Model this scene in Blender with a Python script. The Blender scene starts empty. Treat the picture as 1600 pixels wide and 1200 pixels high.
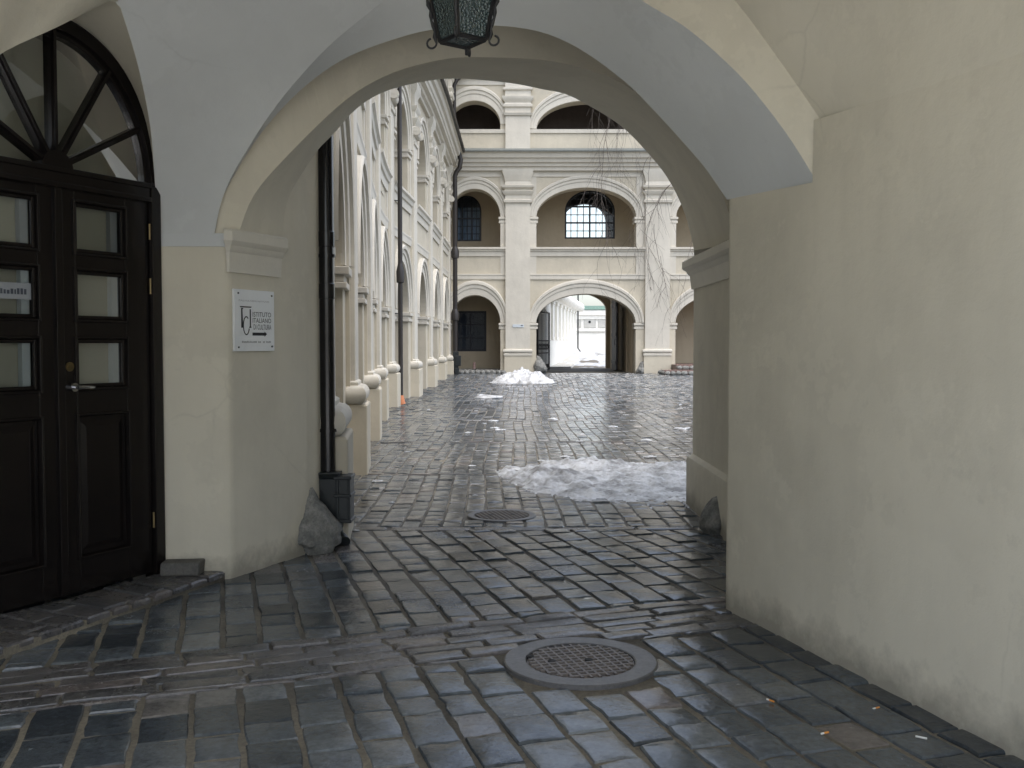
import bpy, bmesh, math, random
from mathutils import Vector, noise
random.seed(7)
R = math.radians
scene = bpy.context.scene
C = scene.collection

# ------------------------------------------------------------------ camera model
F = 1550.0
PITCH = math.atan(63 / F)
EYE = Vector((0, 0, 1.55))
FW = Vector((0, math.cos(PITCH), -math.sin(PITCH)))
UP = Vector((0, math.sin(PITCH), math.cos(PITCH)))

def ray(px, py):
    return Vector(((px - 800) / F, 0, 0)) + UP * ((600 - py) / F) + FW

def at_y(px, py, y):
    d = ray(px, py); return EYE + d * (y / d.y)

def on_ground(px, py, z=0.0):
    d = ray(px, py); return EYE + d * ((z - EYE.z) / d.z)

def on_vertical(px, py, p, q):
    """point seen at px,py on the upright plane through plan points p and q"""
    n = Vector((q[1] - p[1], p[0] - q[0], 0)); d = ray(px, py)
    t = (Vector((p[0], p[1], 0)) - EYE).dot(n) / d.dot(n)
    return EYE + d * t

def smooth(t):
    t = max(0.0, min(1.0, t)); return t * t * (3 - 2 * t)

def gz(y):
    """height of the ground: level in the passage, rising gently at the back"""
    return 0.27 * smooth((y - 24) / 19) + 0.62 * smooth((y - 53) / 24)

# ------------------------------------------------------------------ mesh helpers
def root_loc(o):
    v = Vector((0, 0, 0))
    while o is not None:
        v = v + o.location; o = o.parent
    return v

class MB:
    def __init__(s):
        s.v = []; s.f = []; s.m = []; s.a = []
    def vert(s, p):
        s.v.append(Vector(p)); return len(s.v) - 1
    def face(s, idx, m=0, a=0.5):
        s.f.append(tuple(idx)); s.m.append(m); s.a.append(a)
    def poly(s, pts, m=0, a=0.5):
        s.face([s.vert(p) for p in pts], m, a)
    def hexa(s, p, m=0):
        """box from 8 corners: bottom ring 0-3, top ring 4-7"""
        i = [s.vert(q) for q in p]
        for q in ((3, 2, 1, 0), (4, 5, 6, 7), (0, 1, 5, 4), (1, 2, 6, 5), (2, 3, 7, 6), (3, 0, 4, 7)):
            s.face([i[k] for k in q], m)
    def box(s, a, b, m=0):
        x0, y0, z0 = a; x1, y1, z1 = b
        s.hexa([(x0, y0, z0), (x1, y0, z0), (x1, y1, z0), (x0, y1, z0),
                (x0, y0, z1), (x1, y0, z1), (x1, y1, z1), (x0, y1, z1)], m)
    def lbox(s, T, u0, u1, z0, z1, n0, n1, m=0):
        s.hexa([T(u0, z0, n0), T(u1, z0, n0), T(u1, z0, n1), T(u0, z0, n1),
                T(u0, z1, n0), T(u1, z1, n0), T(u1, z1, n1), T(u0, z1, n1)], m)
    def loft(s, rows, m=0, closed=False):
        idx = [[s.vert(p) for p in r] for r in rows]
        n = len(rows[0])
        for a, b in zip(idx, idx[1:]):
            for k in range(n if closed else n - 1):
                k2 = (k + 1) % n
                s.face((a[k], a[k2], b[k2], b[k]), m)
        return idx
    def tube(s, path, r, seg=8, m=0, cap=True):
        path = [Vector(p) for p in path]
        rr = r if isinstance(r, (list, tuple)) else [r] * len(path)
        rows = []; ref = None
        for i, p in enumerate(path):
            t = (path[min(i + 1, len(path) - 1)] - path[max(i - 1, 0)]).normalized()
            if ref is None:
                ref = Vector((0, 0, 1)) if abs(t.z) < .9 else Vector((1, 0, 0))
            a = (ref - t * ref.dot(t)).normalized(); ref = a
            b = t.cross(a)
            rows.append([p + (a * math.cos(2 * math.pi * k / seg) + b * math.sin(2 * math.pi * k / seg)) * rr[i] for k in range(seg)])
        idx = s.loft(rows, m, closed=True)
        if cap:
            s.face(idx[0][::-1], m); s.face(idx[-1], m)
    def lathe(s, c, prof, seg=24, m=0, cap=True):
        rows = [[(c[0] + r * math.cos(2 * math.pi * k / seg), c[1] + r * math.sin(2 * math.pi * k / seg), c[2] + z) for k in range(seg)] for r, z in prof]
        idx = s.loft(rows, m, closed=True)
        if cap:
            s.face(idx[0][::-1], m); s.face(idx[-1], m)
    def rock(s, c, size, seed, sub=3, rough=.25, m=0, floor=None):
        bm = bmesh.new(); bmesh.ops.create_icosphere(bm, subdivisions=sub, radius=1)
        base = len(s.v); o = Vector((seed * 7.3, seed * 3.1, seed * 1.7))
        for v in bm.verts:
            d = v.co.copy()
            k = 1 + rough * (noise.noise(d * 1.3 + o) + .5 * noise.noise(d * 3.1 + o) + .25 * noise.noise(d * 7 + o))
            p = Vector((d.x * size[0], d.y * size[1], d.z * size[2])) * k + Vector(c)
            if floor is not None and p.z < floor: p.z = floor
            s.v.append(p)
        for f in bm.faces:
            s.face([base + v.index for v in f.verts], m)
        bm.free()
    def build(s, name, mats, parent=None, smooth_angle=None, recalc=True, attr=False):
        me = bpy.data.meshes.new(name)
        off = root_loc(parent) if parent else Vector((0, 0, 0))
        me.from_pydata([v - off for v in s.v], [], s.f)
        if not isinstance(mats, (list, tuple)): mats = [mats]
        for m in mats: me.materials.append(m)
        me.polygons.foreach_set('material_index', s.m)
        if attr:
            at = me.attributes.new('shade', 'FLOAT', 'FACE'); at.data.foreach_set('value', s.a)
        if recalc:
            bm = bmesh.new(); bm.from_mesh(me)
            bmesh.ops.recalc_face_normals(bm, faces=bm.faces); bm.to_mesh(me); bm.free()
        if smooth_angle is not None:
            me.shade_smooth(); me.set_sharp_from_angle(angle=R(smooth_angle))
        me.update()
        o = bpy.data.objects.new(name, me); C.objects.link(o)
        if parent: o.parent = parent
        return o

def bevel(o, w, seg=2):
    md = o.modifiers.new('edge', 'BEVEL'); md.width = w; md.segments = seg; md.limit_method = 'ANGLE'; md.angle_limit = R(35)
    return o

def thing(name, label, cat, loc=(0, 0, 0), group=None):
    o = bpy.data.objects.new(name, None); C.objects.link(o)
    o.location = loc; o.empty_display_size = .2
    return tag(o, label, cat, group)

def tag(o, label, cat, group=None):
    o['label'] = label; o['category'] = cat
    if group: o['group'] = group
    return o

def cr(pts, n):
    """resample a Catmull-Rom curve through pts evenly by length"""
    pts = [Vector(p) for p in pts]; dense = []
    P = [pts[0] * 2 - pts[1]] + pts + [pts[-1] * 2 - pts[-2]]
    for i in range(1, len(P) - 2):
        a, b, c, d = P[i - 1:i + 3]
        for k in range(20):
            t = k / 20
            dense.append(.5 * ((2 * b) + (c - a) * t + (2 * a - 5 * b + 4 * c - d) * t * t + (3 * b - a - 3 * c + d) * t ** 3))
    dense.append(pts[-1])
    L = [0]
    for a, b in zip(dense, dense[1:]): L.append(L[-1] + (b - a).length)
    out = []; j = 0
    for k in range(n):
        s = L[-1] * k / (n - 1)
        while j < len(L) - 2 and L[j + 1] < s: j += 1
        w = (s - L[j]) / max(1e-9, L[j + 1] - L[j])
        out.append(dense[j].lerp(dense[j + 1], w))
    return out

# ------------------------------------------------------------------ materials
def nodes(name):
    m = bpy.data.materials.new(name); m.use_nodes = True
    nt = m.node_tree; nt.nodes.clear()
    out = nt.nodes.new('ShaderNodeOutputMaterial'); b = nt.nodes.new('ShaderNodeBsdfPrincipled')
    nt.links.new(b.outputs[0], out.inputs[0])
    return m, nt, b, out

def N(nt, kind, **kw):
    n = nt.nodes.new(kind)
    for k, v in kw.items():
        if k in n.inputs: n.inputs[k].default_value = v
        else: setattr(n, k, v)
    return n

def noise_tex(nt, scale, detail=4, rough=.6, stretch=None, geo=True):
    tc = nt.nodes.new('ShaderNodeNewGeometry')
    src = tc.outputs['Position']
    if stretch:
        mp = nt.nodes.new('ShaderNodeMapping'); mp.inputs['Scale'].default_value = stretch
        nt.links.new(src, mp.inputs[0]); src = mp.outputs[0]
    n = N(nt, 'ShaderNodeTexNoise', Scale=scale, Detail=detail, Roughness=rough)
    nt.links.new(src, n.inputs['Vector'])
    return n.outputs['Fac']

def ramp(nt, fac, stops):
    r = nt.nodes.new('ShaderNodeValToRGB'); e = r.color_ramp.elements
    while len(e) < len(stops): e.new(0.5)
    for k, (p, c) in enumerate(stops):
        e[k].position = p; e[k].color = (*c, 1) if len(c) == 3 else c
    nt.links.new(fac, r.inputs[0]); return r.outputs[0]

def mix(nt, fac, a, b, mode='MIX'):
    m = nt.nodes.new('ShaderNodeMix'); m.data_type = 'RGBA'; m.blend_type = mode
    for sock, val in ((m.inputs[0], fac), (m.inputs[6], a), (m.inputs[7], b)):
        if isinstance(val, (int, float)): sock.default_value = val
        elif isinstance(val, tuple): sock.default_value = (*val, 1)
        else: nt.links.new(val, sock)
    return m.outputs[2]

def bump(nt, b, pairs):
    prev = None
    for fac, strength, dist in pairs:
        n = N(nt, 'ShaderNodeBump', Distance=dist)
        if isinstance(strength, (int, float)): n.inputs['Strength'].default_value = strength
        else: nt.links.new(strength, n.inputs['Strength'])
        nt.links.new(fac, n.inputs['Height'])
        if prev: nt.links.new(prev, n.inputs['Normal'])
        prev = n.outputs[0]
    nt.links.new(prev, b.inputs['Normal'])

def scaled(c, k): return tuple(min(1, x * k) for x in c)

def plaster(name, col, var=.10, grain=.35, streak=.25, rough=.9, stain=None):
    m, nt, b, out = nodes(name)
    big = noise_tex(nt, 1.1, 5, .62)
    st = noise_tex(nt, 2.0, 4, .6, (3.0, 3.0, .35))
    c = ramp(nt, big, [(.3, scaled(col, 1 - var)), (.52, col), (.75, scaled(col, 1 + var * .6))])
    s = ramp(nt, st, [(.42, (0, 0, 0)), (.72, (1, 1, 1))])
    k = N(nt, 'ShaderNodeMath', operation='MULTIPLY'); nt.links.new(s, k.inputs[0]); k.inputs[1].default_value = streak
    c = mix(nt, k.outputs[0], c, scaled(col, 1 - var * 2.0))
    patch = noise_tex(nt, .75, 6, .72)
    c = mix(nt, ramp(nt, patch, [(.535, (0, 0, 0)), (.55, (.35, .35, .35))]), c, scaled(col, 1.08))
    scuff = noise_tex(nt, 3.4, 7, .8)
    c = mix(nt, ramp(nt, scuff, [(.60, (0, 0, 0)), (.68, (.30, .30, .30))]), c, scaled(col, 1 - var * 2.2))
    geo2 = nt.nodes.new('ShaderNodeNewGeometry'); dn = nt.nodes.new('ShaderNodeTexNoise'); dn.inputs['Scale'].default_value = 2.5; dn.inputs['Detail'].default_value = 6
    nt.links.new(geo2.outputs['Position'], dn.inputs['Vector'])
    dm = nt.nodes.new('ShaderNodeMix'); dm.data_type = 'RGBA'; dm.inputs[0].default_value = .22
    nt.links.new(geo2.outputs['Position'], dm.inputs[6]); nt.links.new(dn.outputs['Color'], dm.inputs[7])
    vo = nt.nodes.new('ShaderNodeTexVoronoi'); vo.feature = 'DISTANCE_TO_EDGE'; vo.inputs['Scale'].default_value = .9; nt.links.new(dm.outputs[2], vo.inputs['Vector'])
    ck = ramp(nt, vo.outputs['Distance'], [(.0, (.55, .55, .55)), (.007, (0, 0, 0))])
    ck = mix(nt, 1.0, ck, ramp(nt, noise_tex(nt, .9, 3), [(.56, (0, 0, 0)), (.66, (1, 1, 1))]), 'MULTIPLY')
    c = mix(nt, ck, c, scaled(col, .84))
    if stain:                                   # damp grime on the foot of the wall, ragged edge
        geo = nt.nodes.new('ShaderNodeNewGeometry'); sx = nt.nodes.new('ShaderNodeSeparateXYZ')
        nt.links.new(geo.outputs['Position'], sx.inputs[0])
        nn = noise_tex(nt, 5, 5, .7)
        ad = N(nt, 'ShaderNodeMath', operation='MULTIPLY_ADD'); nt.links.new(nn, ad.inputs[0]); ad.inputs[1].default_value = -.34
        nt.links.new(sx.outputs[2], ad.inputs[2])
        mr = N(nt, 'ShaderNodeMapRange'); nt.links.new(ad.outputs[0], mr.inputs[0])
        mr.inputs[1].default_value = -.14; mr.inputs[2].default_value = .02; mr.inputs[3].default_value = .85; mr.inputs[4].default_value = 0
        c = mix(nt, mr.outputs[0], c, stain)
    nt.links.new(c, b.inputs['Base Color']); b.inputs['Roughness'].default_value = rough
    b.inputs['Specular IOR Level'].default_value = .25
    bump(nt, b, [(noise_tex(nt, 2.2, 4, .55), .34, .05), (noise_tex(nt, 90, 3, .6), grain, .003)])
    return m

CREAM = (.56, .47, .31)
M = {}
M['cream'] = plaster('cream plaster', (.52, .475, .38))
M['cream_in'] = plaster('cream passage plaster', (.65, .612, .505), var=.10, streak=.22, stain=(.30, .28, .23))
M['vault_in'] = plaster('pale cream vault plaster', (.66, .625, .52), var=.10, streak=.1)
M['white_in'] = plaster('off white vault plaster', (.61, .632, .63), var=.06, streak=.15)
M['trim'] = plaster('pale stucco trim', (.57, .538, .465), var=.08, streak=.4)
M['trim_in'] = plaster('pale impost plaster', (.70, .67, .585), var=.06)
M['panel'] = plaster('buff stucco panel', (.52, .475, .38), var=.09, streak=.4)
M['gallery'] = plaster('dull gallery plaster', (.46, .385, .275), var=.1)
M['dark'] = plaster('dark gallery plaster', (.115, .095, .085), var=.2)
M['outer'] = plaster('white yard plaster', (.84, .82, .76), var=.05)
M['outer_panel'] = plaster('pale grey yard plaster', (.50, .49, .45), var=.05)

def metal(name, col, rough=.35, metallic=.0, bumpy=.0, var=.2, spec=.5):
    m, nt, b, out = nodes(name)
    n = noise_tex(nt, 14, 4, .6)
    nt.links.new(ramp(nt, n, [(.3, scaled(col, 1 - var)), (.7, scaled(col, 1 + var))]), b.inputs['Base Color'])
    r = ramp(nt, n, [(.3, (rough * .8,) * 3), (.7, (min(1, rough * 1.3),) * 3)]); nt.links.new(r, b.inputs['Roughness'])
    b.inputs['Metallic'].default_value = metallic; b.inputs['Specular IOR Level'].default_value = spec
    if bumpy: bump(nt, b, [(noise_tex(nt, 60, 3), bumpy, .004)])
    return m

M['pipe'] = metal('black enamelled pipe', (.010, .010, .012), .16, bumpy=.05)
M['castiron'] = metal('black cast iron', (.014, .018, .019), .38, bumpy=.3)
M['brownpipe'] = metal('dark brown pipe', (.020, .016, .014), .45)
M['iron'] = metal('wrought iron', (.012, .012, .013), .5, bumpy=.2)
M['leadroof'] = metal('grey green sheet metal', (.16, .175, .165), .5)
M['chrome'] = metal('worn nickel', (.55, .55, .56), .22, 1.0)
M['brass'] = metal('dull brass', (.22, .17, .09), .4, 1.0)
M['terracotta'] = metal('terracotta', (.50, .19, .09), .7)
M['green'] = metal('pale green roof sheet', (.22, .34, .28), .6)
M['black'] = metal('black lettering', (.012, .012, .012), .6)
M['grey_ink'] = metal('faded grey lettering', (.30, .30, .30), .7)
M['sign'] = plaster('white marble sign', (.84, .86, .86), var=.07, streak=.3, rough=.45)
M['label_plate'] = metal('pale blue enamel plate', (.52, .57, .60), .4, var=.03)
M['orange'] = metal('cork orange paper', (.70, .28, .05), .8)
M['paper'] = metal('white paper', (.75, .75, .72), .8)
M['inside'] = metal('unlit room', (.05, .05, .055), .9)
M['curtain'] = plaster('cream blind', (.36, .355, .30), var=.05, streak=.4)
M['bluecurtain'] = plaster('blue grey curtain', (.40, .47, .54), var=.2, streak=.5)
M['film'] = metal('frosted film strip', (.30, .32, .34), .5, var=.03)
M['film_ink'] = metal('dark film lettering', (.06, .07, .09), .6)

def wood(name, c0, c1, rough):
    m, nt, b, out = nodes(name)
    n = noise_tex(nt, 9, 5, .6, (3, 3, .25))
    nt.links.new(ramp(nt, n, [(.3, c0), (.7, c1)]), b.inputs['Base Color'])
    b.inputs['Roughness'].default_value = rough; b.inputs['Specular IOR Level'].default_value = .4
    bump(nt, b, [(n, .12, .004)])
    return m
M['door'] = wood('dark brown varnished wood', (.006, .005, .005), (.013, .010, .009), .22)
M['gatewood'] = wood('weathered dark gate wood', (.022, .020, .020), (.045, .040, .038), .6)
M['winframe'] = wood('dark blue grey window wood', (.010, .012, .017), (.02, .022, .028), .45)

def glass(name, tint, fres=.08, rough=.02, trans=1.0, ripple=0):
    m, nt, b, out = nodes(name)
    nt.nodes.remove(b)
    tr = N(nt, 'ShaderNodeBsdfTransparent'); tr.inputs[0].default_value = (*tint, 1)
    gl = N(nt, 'ShaderNodeBsdfGlossy', Roughness=rough)
    lw = N(nt, 'ShaderNodeFresnel', IOR=1.5)
    mx = nt.nodes.new('ShaderNodeMixShader')
    nt.links.new(lw.outputs[0], mx.inputs[0]); nt.links.new(tr.outputs[0], mx.inputs[1]); nt.links.new(gl.outputs[0], mx.inputs[2])
    nt.links.new(mx.outputs[0], out.inputs[0])
    if ripple:
        bp = N(nt, 'ShaderNodeBump', Strength=ripple, Distance=.01)
        nt.links.new(noise_tex(nt, 3, 2), bp.inputs['Height'])
        nt.links.new(bp.outputs[0], gl.inputs['Normal']); nt.links.new(bp.outputs[0], lw.inputs['Normal'])
    return m
M['glass'] = glass('clear pane', (.86, .88, .86))
M['blueglass'] = glass('old window glass', (.72, .80, .88), ripple=.25)

def hammered():
    m, nt, b, out = nodes('hammered lantern glass')
    geo = nt.nodes.new('ShaderNodeNewGeometry')
    vo = N(nt, 'ShaderNodeTexVoronoi', Scale=85.0); nt.links.new(geo.outputs['Position'], vo.inputs['Vector'])
    b.inputs['Base Color'].default_value = (.07, .10, .10, 1); b.inputs['Roughness'].default_value = .10
    b.inputs['Specular IOR Level'].default_value = .8
    b.inputs['Transmission Weight'].default_value = .35
    bump(nt, b, [(vo.outputs['Distance'], .9, .01)])
    return m
M['hammered'] = hammered()

def stone(name, c0, c1, scale=7, rough=.8, bumpd=.02):
    m, nt, b, out = nodes(name)
    n = noise_tex(nt, scale, 6, .65); n2 = noise_tex(nt, scale * 6, 4, .6)
    c = ramp(nt, n, [(.28, c0), (.72, c1)])
    c = mix(nt, ramp(nt, n2, [(.45, (0, 0, 0)), (.7, (.5, .5, .5))]), c, scaled(c0, .6))
    nt.links.new(c, b.inputs['Base Color']); b.inputs['Roughness'].default_value = rough
    bump(nt, b, [(n, .5, bumpd), (n2, .4, bumpd * .25)])
    return m
M['boulder'] = stone('grey field stone', (.10, .105, .10), (.34, .335, .31), 11, .75, .06)
M['block'] = stone('worn grey block', (.07, .07, .065), (.16, .155, .14), 12, .7)
M['redstone'] = stone('reddish kerb stone', (.13, .085, .075), (.23, .15, .13), 9, .5)
M['manhole'] = stone('worn cast iron', (.085, .085, .088), (.15, .148, .148), 11, .38, .006)
M['manhole_lid'] = stone('rusty cast iron', (.085, .075, .068), (.15, .125, .105), 14, .38, .006)
M['twig'] = stone('bare twig bark', (.08, .068, .06), (.17, .145, .125), 20, .9)
M['snow'] = None

def snow_mat(name, clean, dirty, lo, hi):
    m, nt, b, out = nodes(name)
    n = noise_tex(nt, 3.2, 7, .7); n2 = noise_tex(nt, 24, 5, .65)
    c = ramp(nt, n, [(lo, dirty), (hi, clean)])
    c = mix(nt, ramp(nt, n2, [(.52, (0, 0, 0)), (.72, (.45, .45, .45))]), c, scaled(dirty, .8))
    nt.links.new(c, b.inputs['Base Color'])
    nt.links.new(ramp(nt, n2, [(.3, (.30,) * 3), (.7, (.75,) * 3)]), b.inputs['Roughness'])
    bump(nt, b, [(n, .5, .05), (n2, .8, .02)])
    return m
M['snow'] = snow_mat('melting snow', (.64, .66, .68), (.32, .32, .315), .36, .58)
M['slush'] = snow_mat('grey slush', (.72, .74, .76), (.24, .24, .235), .38, .58)

def sett_mat(name, stops, wet_lo, wet_hi, dull=.55):
    """wet granite: colour per stone, wetness as broad puddled patches"""
    m, nt, b, out = nodes(name)
    at = nt.nodes.new('ShaderNodeAttribute'); at.attribute_name = 'shade'
    c = ramp(nt, at.outputs['Fac'], stops)
    fine = noise_tex(nt, 34, 5, .7); mid = noise_tex(nt, 6, 4, .6)
    c = mix(nt, 1.0, c, ramp(nt, fine, [(.3, (.62, .62, .62)), (.7, (1.25, 1.25, 1.25))]), 'MULTIPLY')
    c = mix(nt, 1.0, c, ramp(nt, mid, [(.35, (.72, .72, .74)), (.7, (1.15, 1.13, 1.1))]), 'MULTIPLY')
    nt.links.new(c, b.inputs['Base Color'])
    wet = noise_tex(nt, 1.15, 5, .68)
    geo = nt.nodes.new('ShaderNodeNewGeometry'); sp = nt.nodes.new('ShaderNodeSeparateXYZ'); nt.links.new(geo.outputs['Position'], sp.inputs[0])
    def math_(op, a, b2, c2=None):
        n = N(nt, 'ShaderNodeMath', operation=op)
        for k, v in enumerate((a, b2, c2)):
            if v is None: continue
            if isinstance(v, (int, float)): n.inputs[k].default_value = v
            else: nt.links.new(v, n.inputs[k])
        return n.outputs[0]
    off = math_('ABSOLUTE', math_('SUBTRACT', sp.outputs[0], math_('MULTIPLY_ADD', sp.outputs[1], .11, .07), None), 0)
    run_ = N(nt, 'ShaderNodeMapRange'); nt.links.new(off, run_.inputs[0])
    for k, v in ((1, .10), (2, .42), (3, .22), (4, 0.0)): run_.inputs[k].default_value = v
    far_ = N(nt, 'ShaderNodeMapRange'); nt.links.new(sp.outputs[1], far_.inputs[0])
    for k, v in ((1, 7.5), (2, 11.0), (3, 0.0), (4, .16)): far_.inputs[k].default_value = v
    wet = math_('SUBTRACT', wet, math_('MAXIMUM', run_.outputs[0], far_.outputs[0]))
    r = ramp(nt, wet, [(wet_lo, (.05,) * 3), (wet_hi, (dull,) * 3)])
    rough_k = math_('MULTIPLY_ADD', r, 1.2, .16)
    r2 = mix(nt, 1.0, r, ramp(nt, fine, [(.35, (.75,) * 3), (.65, (1.3,) * 3)]), 'MULTIPLY')
    nt.links.new(r2, b.inputs['Roughness'])
    b.inputs['Specular IOR Level'].default_value = .5
    bump(nt, b, [(mid, rough_k, .02), (fine, rough_k, .008)])
    return m
GREY_STOPS = [(0.0, (.045, .055, .064)), (.4, (.09, .107, .120)), (.75, (.145, .163, .176)), (.9, (.155, .15, .145)), (1.0, (.17, .15, .138))]
M['sett'] = sett_mat('wet granite setts', GREY_STOPS, .46, .80, .50)
M['band'] = sett_mat('wet reddish band stones', [(0, (.085, .088, .09)), (.5, (.13, .125, .122)), (1, (.17, .15,   .14))], .38, .68)

def joint_mat():
    m, nt, b, out = nodes('sandy joints')
    n = noise_tex(nt, .7, 4, .6); f = noise_tex(nt, 60, 4, .7)
    c = ramp(nt, n, [(.35, (.05, .046, .038)), (.66, (.23, .205, .155))])
    c = mix(nt, 1.0, c, ramp(nt, f, [(.3, (.6,) * 3), (.7, (1.3,) * 3)]), 'MULTIPLY')
    nt.links.new(c, b.inputs['Base Color']); b.inputs['Roughness'].default_value = .75
    bump(nt, b, [(f, .6, .008)])
    return m
M['joint'] = joint_mat()

# ------------------------------------------------------------------ ground
def make_ground():
    g = MB()
    ys = [-80, -30, -10, 0, 10, 22] + [24 + i for i in range(0, 56)] + [85, 100, 160]
    xs = [-140, -40, -12, -4, 0, 4, 12, 40, 140]
    g.loft([[(x, y, gz(y) - .010) for x in xs] for y in ys])
    o = g.build('ground', M['joint']); o['kind'] = 'structure'
    g = MB(); g.loft([[(-30, y, -.004), (30, y, -.004)] for y in (.9, -22)])      # unseen pale ground, added to bounce light into the passage from behind
    o = g.build('fill_street', M['outer']); o['kind'] = 'structure'
make_ground()

# ------------------------------------------------------------------ setts
def clip(poly, p, n):
    """keep the part of a plan polygon where (x-p).n >= 0"""
    out = []
    for i, a in enumerate(poly):
        b = poly[(i + 1) % len(poly)]
        da = (a[0] - p[0]) * n[0] + (a[1] - p[1]) * n[1]; db = (b[0] - p[0]) * n[0] + (b[1] - p[1]) * n[1]
        if da >= 0: out.append(a)
        if da * db < 0:
            t = da / (da - db); out.append((a[0] + (b[0] - a[0]) * t, a[1] + (b[1] - a[1]) * t))
    return out

def area(p):
    return abs(sum(p[i][0] * p[(i + 1) % len(p)][1] - p[(i + 1) % len(p)][0] * p[i][1] for i in range(len(p)))) / 2

def stone_block(mb, poly, zf, h, gap, bev, mi, rnd, shade):
    """one worn stone: sunk sides, rounded arris, slightly domed and tilted top"""
    cx = sum(p[0] for p in poly) / len(poly); cy = sum(p[1] for p in poly) / len(poly)
    near = cy < 16
    if near:                                   # extra points on the edges give a ragged, chipped outline
        q = []
        for a, b in zip(poly, poly[1:] + poly[:1]):
            q.append(a); L = math.hypot(b[0] - a[0], b[1] - a[1])
            if L > .09:
                for t in (.33, .67): q.append((a[0] + (b[0] - a[0]) * t, a[1] + (b[1] - a[1]) * t))
        poly = q
    size = math.sqrt(area(poly)); n = len(poly)
    k0 = 1 - gap / size * 1.6; k1 = k0 - bev / size * 1.3; k2 = k1 * .80
    tx, ty = rnd.gauss(0, .013), rnd.gauss(0, .013); dz = rnd.gauss(0, .0036) + h; dome = rnd.uniform(.0, .0036)
    z0 = zf(cx, cy); lo, mid, hi, inn = [], [], [], []
    J = .0055 if near else .004
    for x, y in poly:
        jx, jy = rnd.uniform(-J, J), rnd.uniform(-J, J); dx, dy = x - cx, y - cy
        if near and rnd.random() < .06: jx -= dx * .08; jy -= dy * .08
        lo.append(mb.vert((cx + dx * k0 + jx, cy + dy * k0 + jy, z0 - .035 + h)))
        zt = z0 + dz + dx * tx + dy * ty
        mid.append(mb.vert((cx + dx * k0 + jx, cy + dy * k0 + jy, zt - bev * rnd.uniform(.6, 1.0))))
        hi.append(mb.vert((cx + dx * k1 + jx, cy + dy * k1 + jy, zt + rnd.uniform(-.0012, .0012))))
        if near: inn.append(mb.vert((cx + dx * k2, cy + dy * k2, z0 + dz + dx * k2 * tx + dy * k2 * ty + dome + rnd.uniform(-.0015, .0015))))
    if near: mb.face(inn, mi, shade)
    else: mb.face(hi, mi, shade)
    for i in range(n):
        j = (i + 1) % n
        if near: mb.face((hi[i], hi[j], inn[j], inn[i]), mi, shade)
        mb.face((mid[i], mid[j], hi[j], hi[i]), mi, shade)
        mb.face((lo[i], lo[j], mid[j], mid[i]), mi, shade)

def lay(mb, o, ang, a0, a1, b0, b1, roww, slen, planes, rnd, mi=0, skip=None, zf=lambda x, y: gz(y), h=0.0, gap=.010, bev=.010, wob=0.0, shade=None, gapb=0.0):
    """rows of stones: a runs along the rows, b across them"""
    ax = (-math.sin(ang), math.cos(ang)); bx = (math.cos(ang), math.sin(ang))
    b = b0
    while b < b1:
        w = roww * rnd.uniform(.9, 1.1); a = a0 - rnd.random() * slen
        while a < a1:
            l = slen * rnd.uniform(.75, 1.3)
            q = []
            for ca, cb in ((a, b + gapb), (a, b + w - gapb), (a + l, b + w - gapb), (a + l, b + gapb)):
                s = wob * math.sin(ca * .9 + b * .31) if wob else 0
                q.append((o[0] + ax[0] * ca + bx[0] * (cb + s), o[1] + ax[1] * ca + bx[1] * (cb + s)))
            a += l
            for p, n in planes:
                q = clip(q, p, n)
                if len(q) < 3: break
            if len(q) < 3 or area(q) < .006: continue
            c = (sum(p[0] for p in q) / len(q), sum(p[1] for p in q) / len(q))
            if skip and skip(*c): continue
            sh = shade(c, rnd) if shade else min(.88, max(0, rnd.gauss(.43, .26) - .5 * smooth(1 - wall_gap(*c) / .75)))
            if not shade and rnd.random() < .05: sh = rnd.uniform(.88, 1)
            stone_block(mb, q, zf, h, gap, bev, mi, rnd, sh)
        b += w

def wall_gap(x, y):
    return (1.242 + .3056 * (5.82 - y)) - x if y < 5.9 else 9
MH1 = on_ground(907, 1034); MH2 = on_ground(784, 806)
MH1R, MH2R = .375, .36
def near_manhole(x, y):
    return math.hypot(x - MH1.x, y - MH1.y) < MH1R * .93 or math.hypot(x - MH2.x, y - MH2.y) < MH2R * .8

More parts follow.
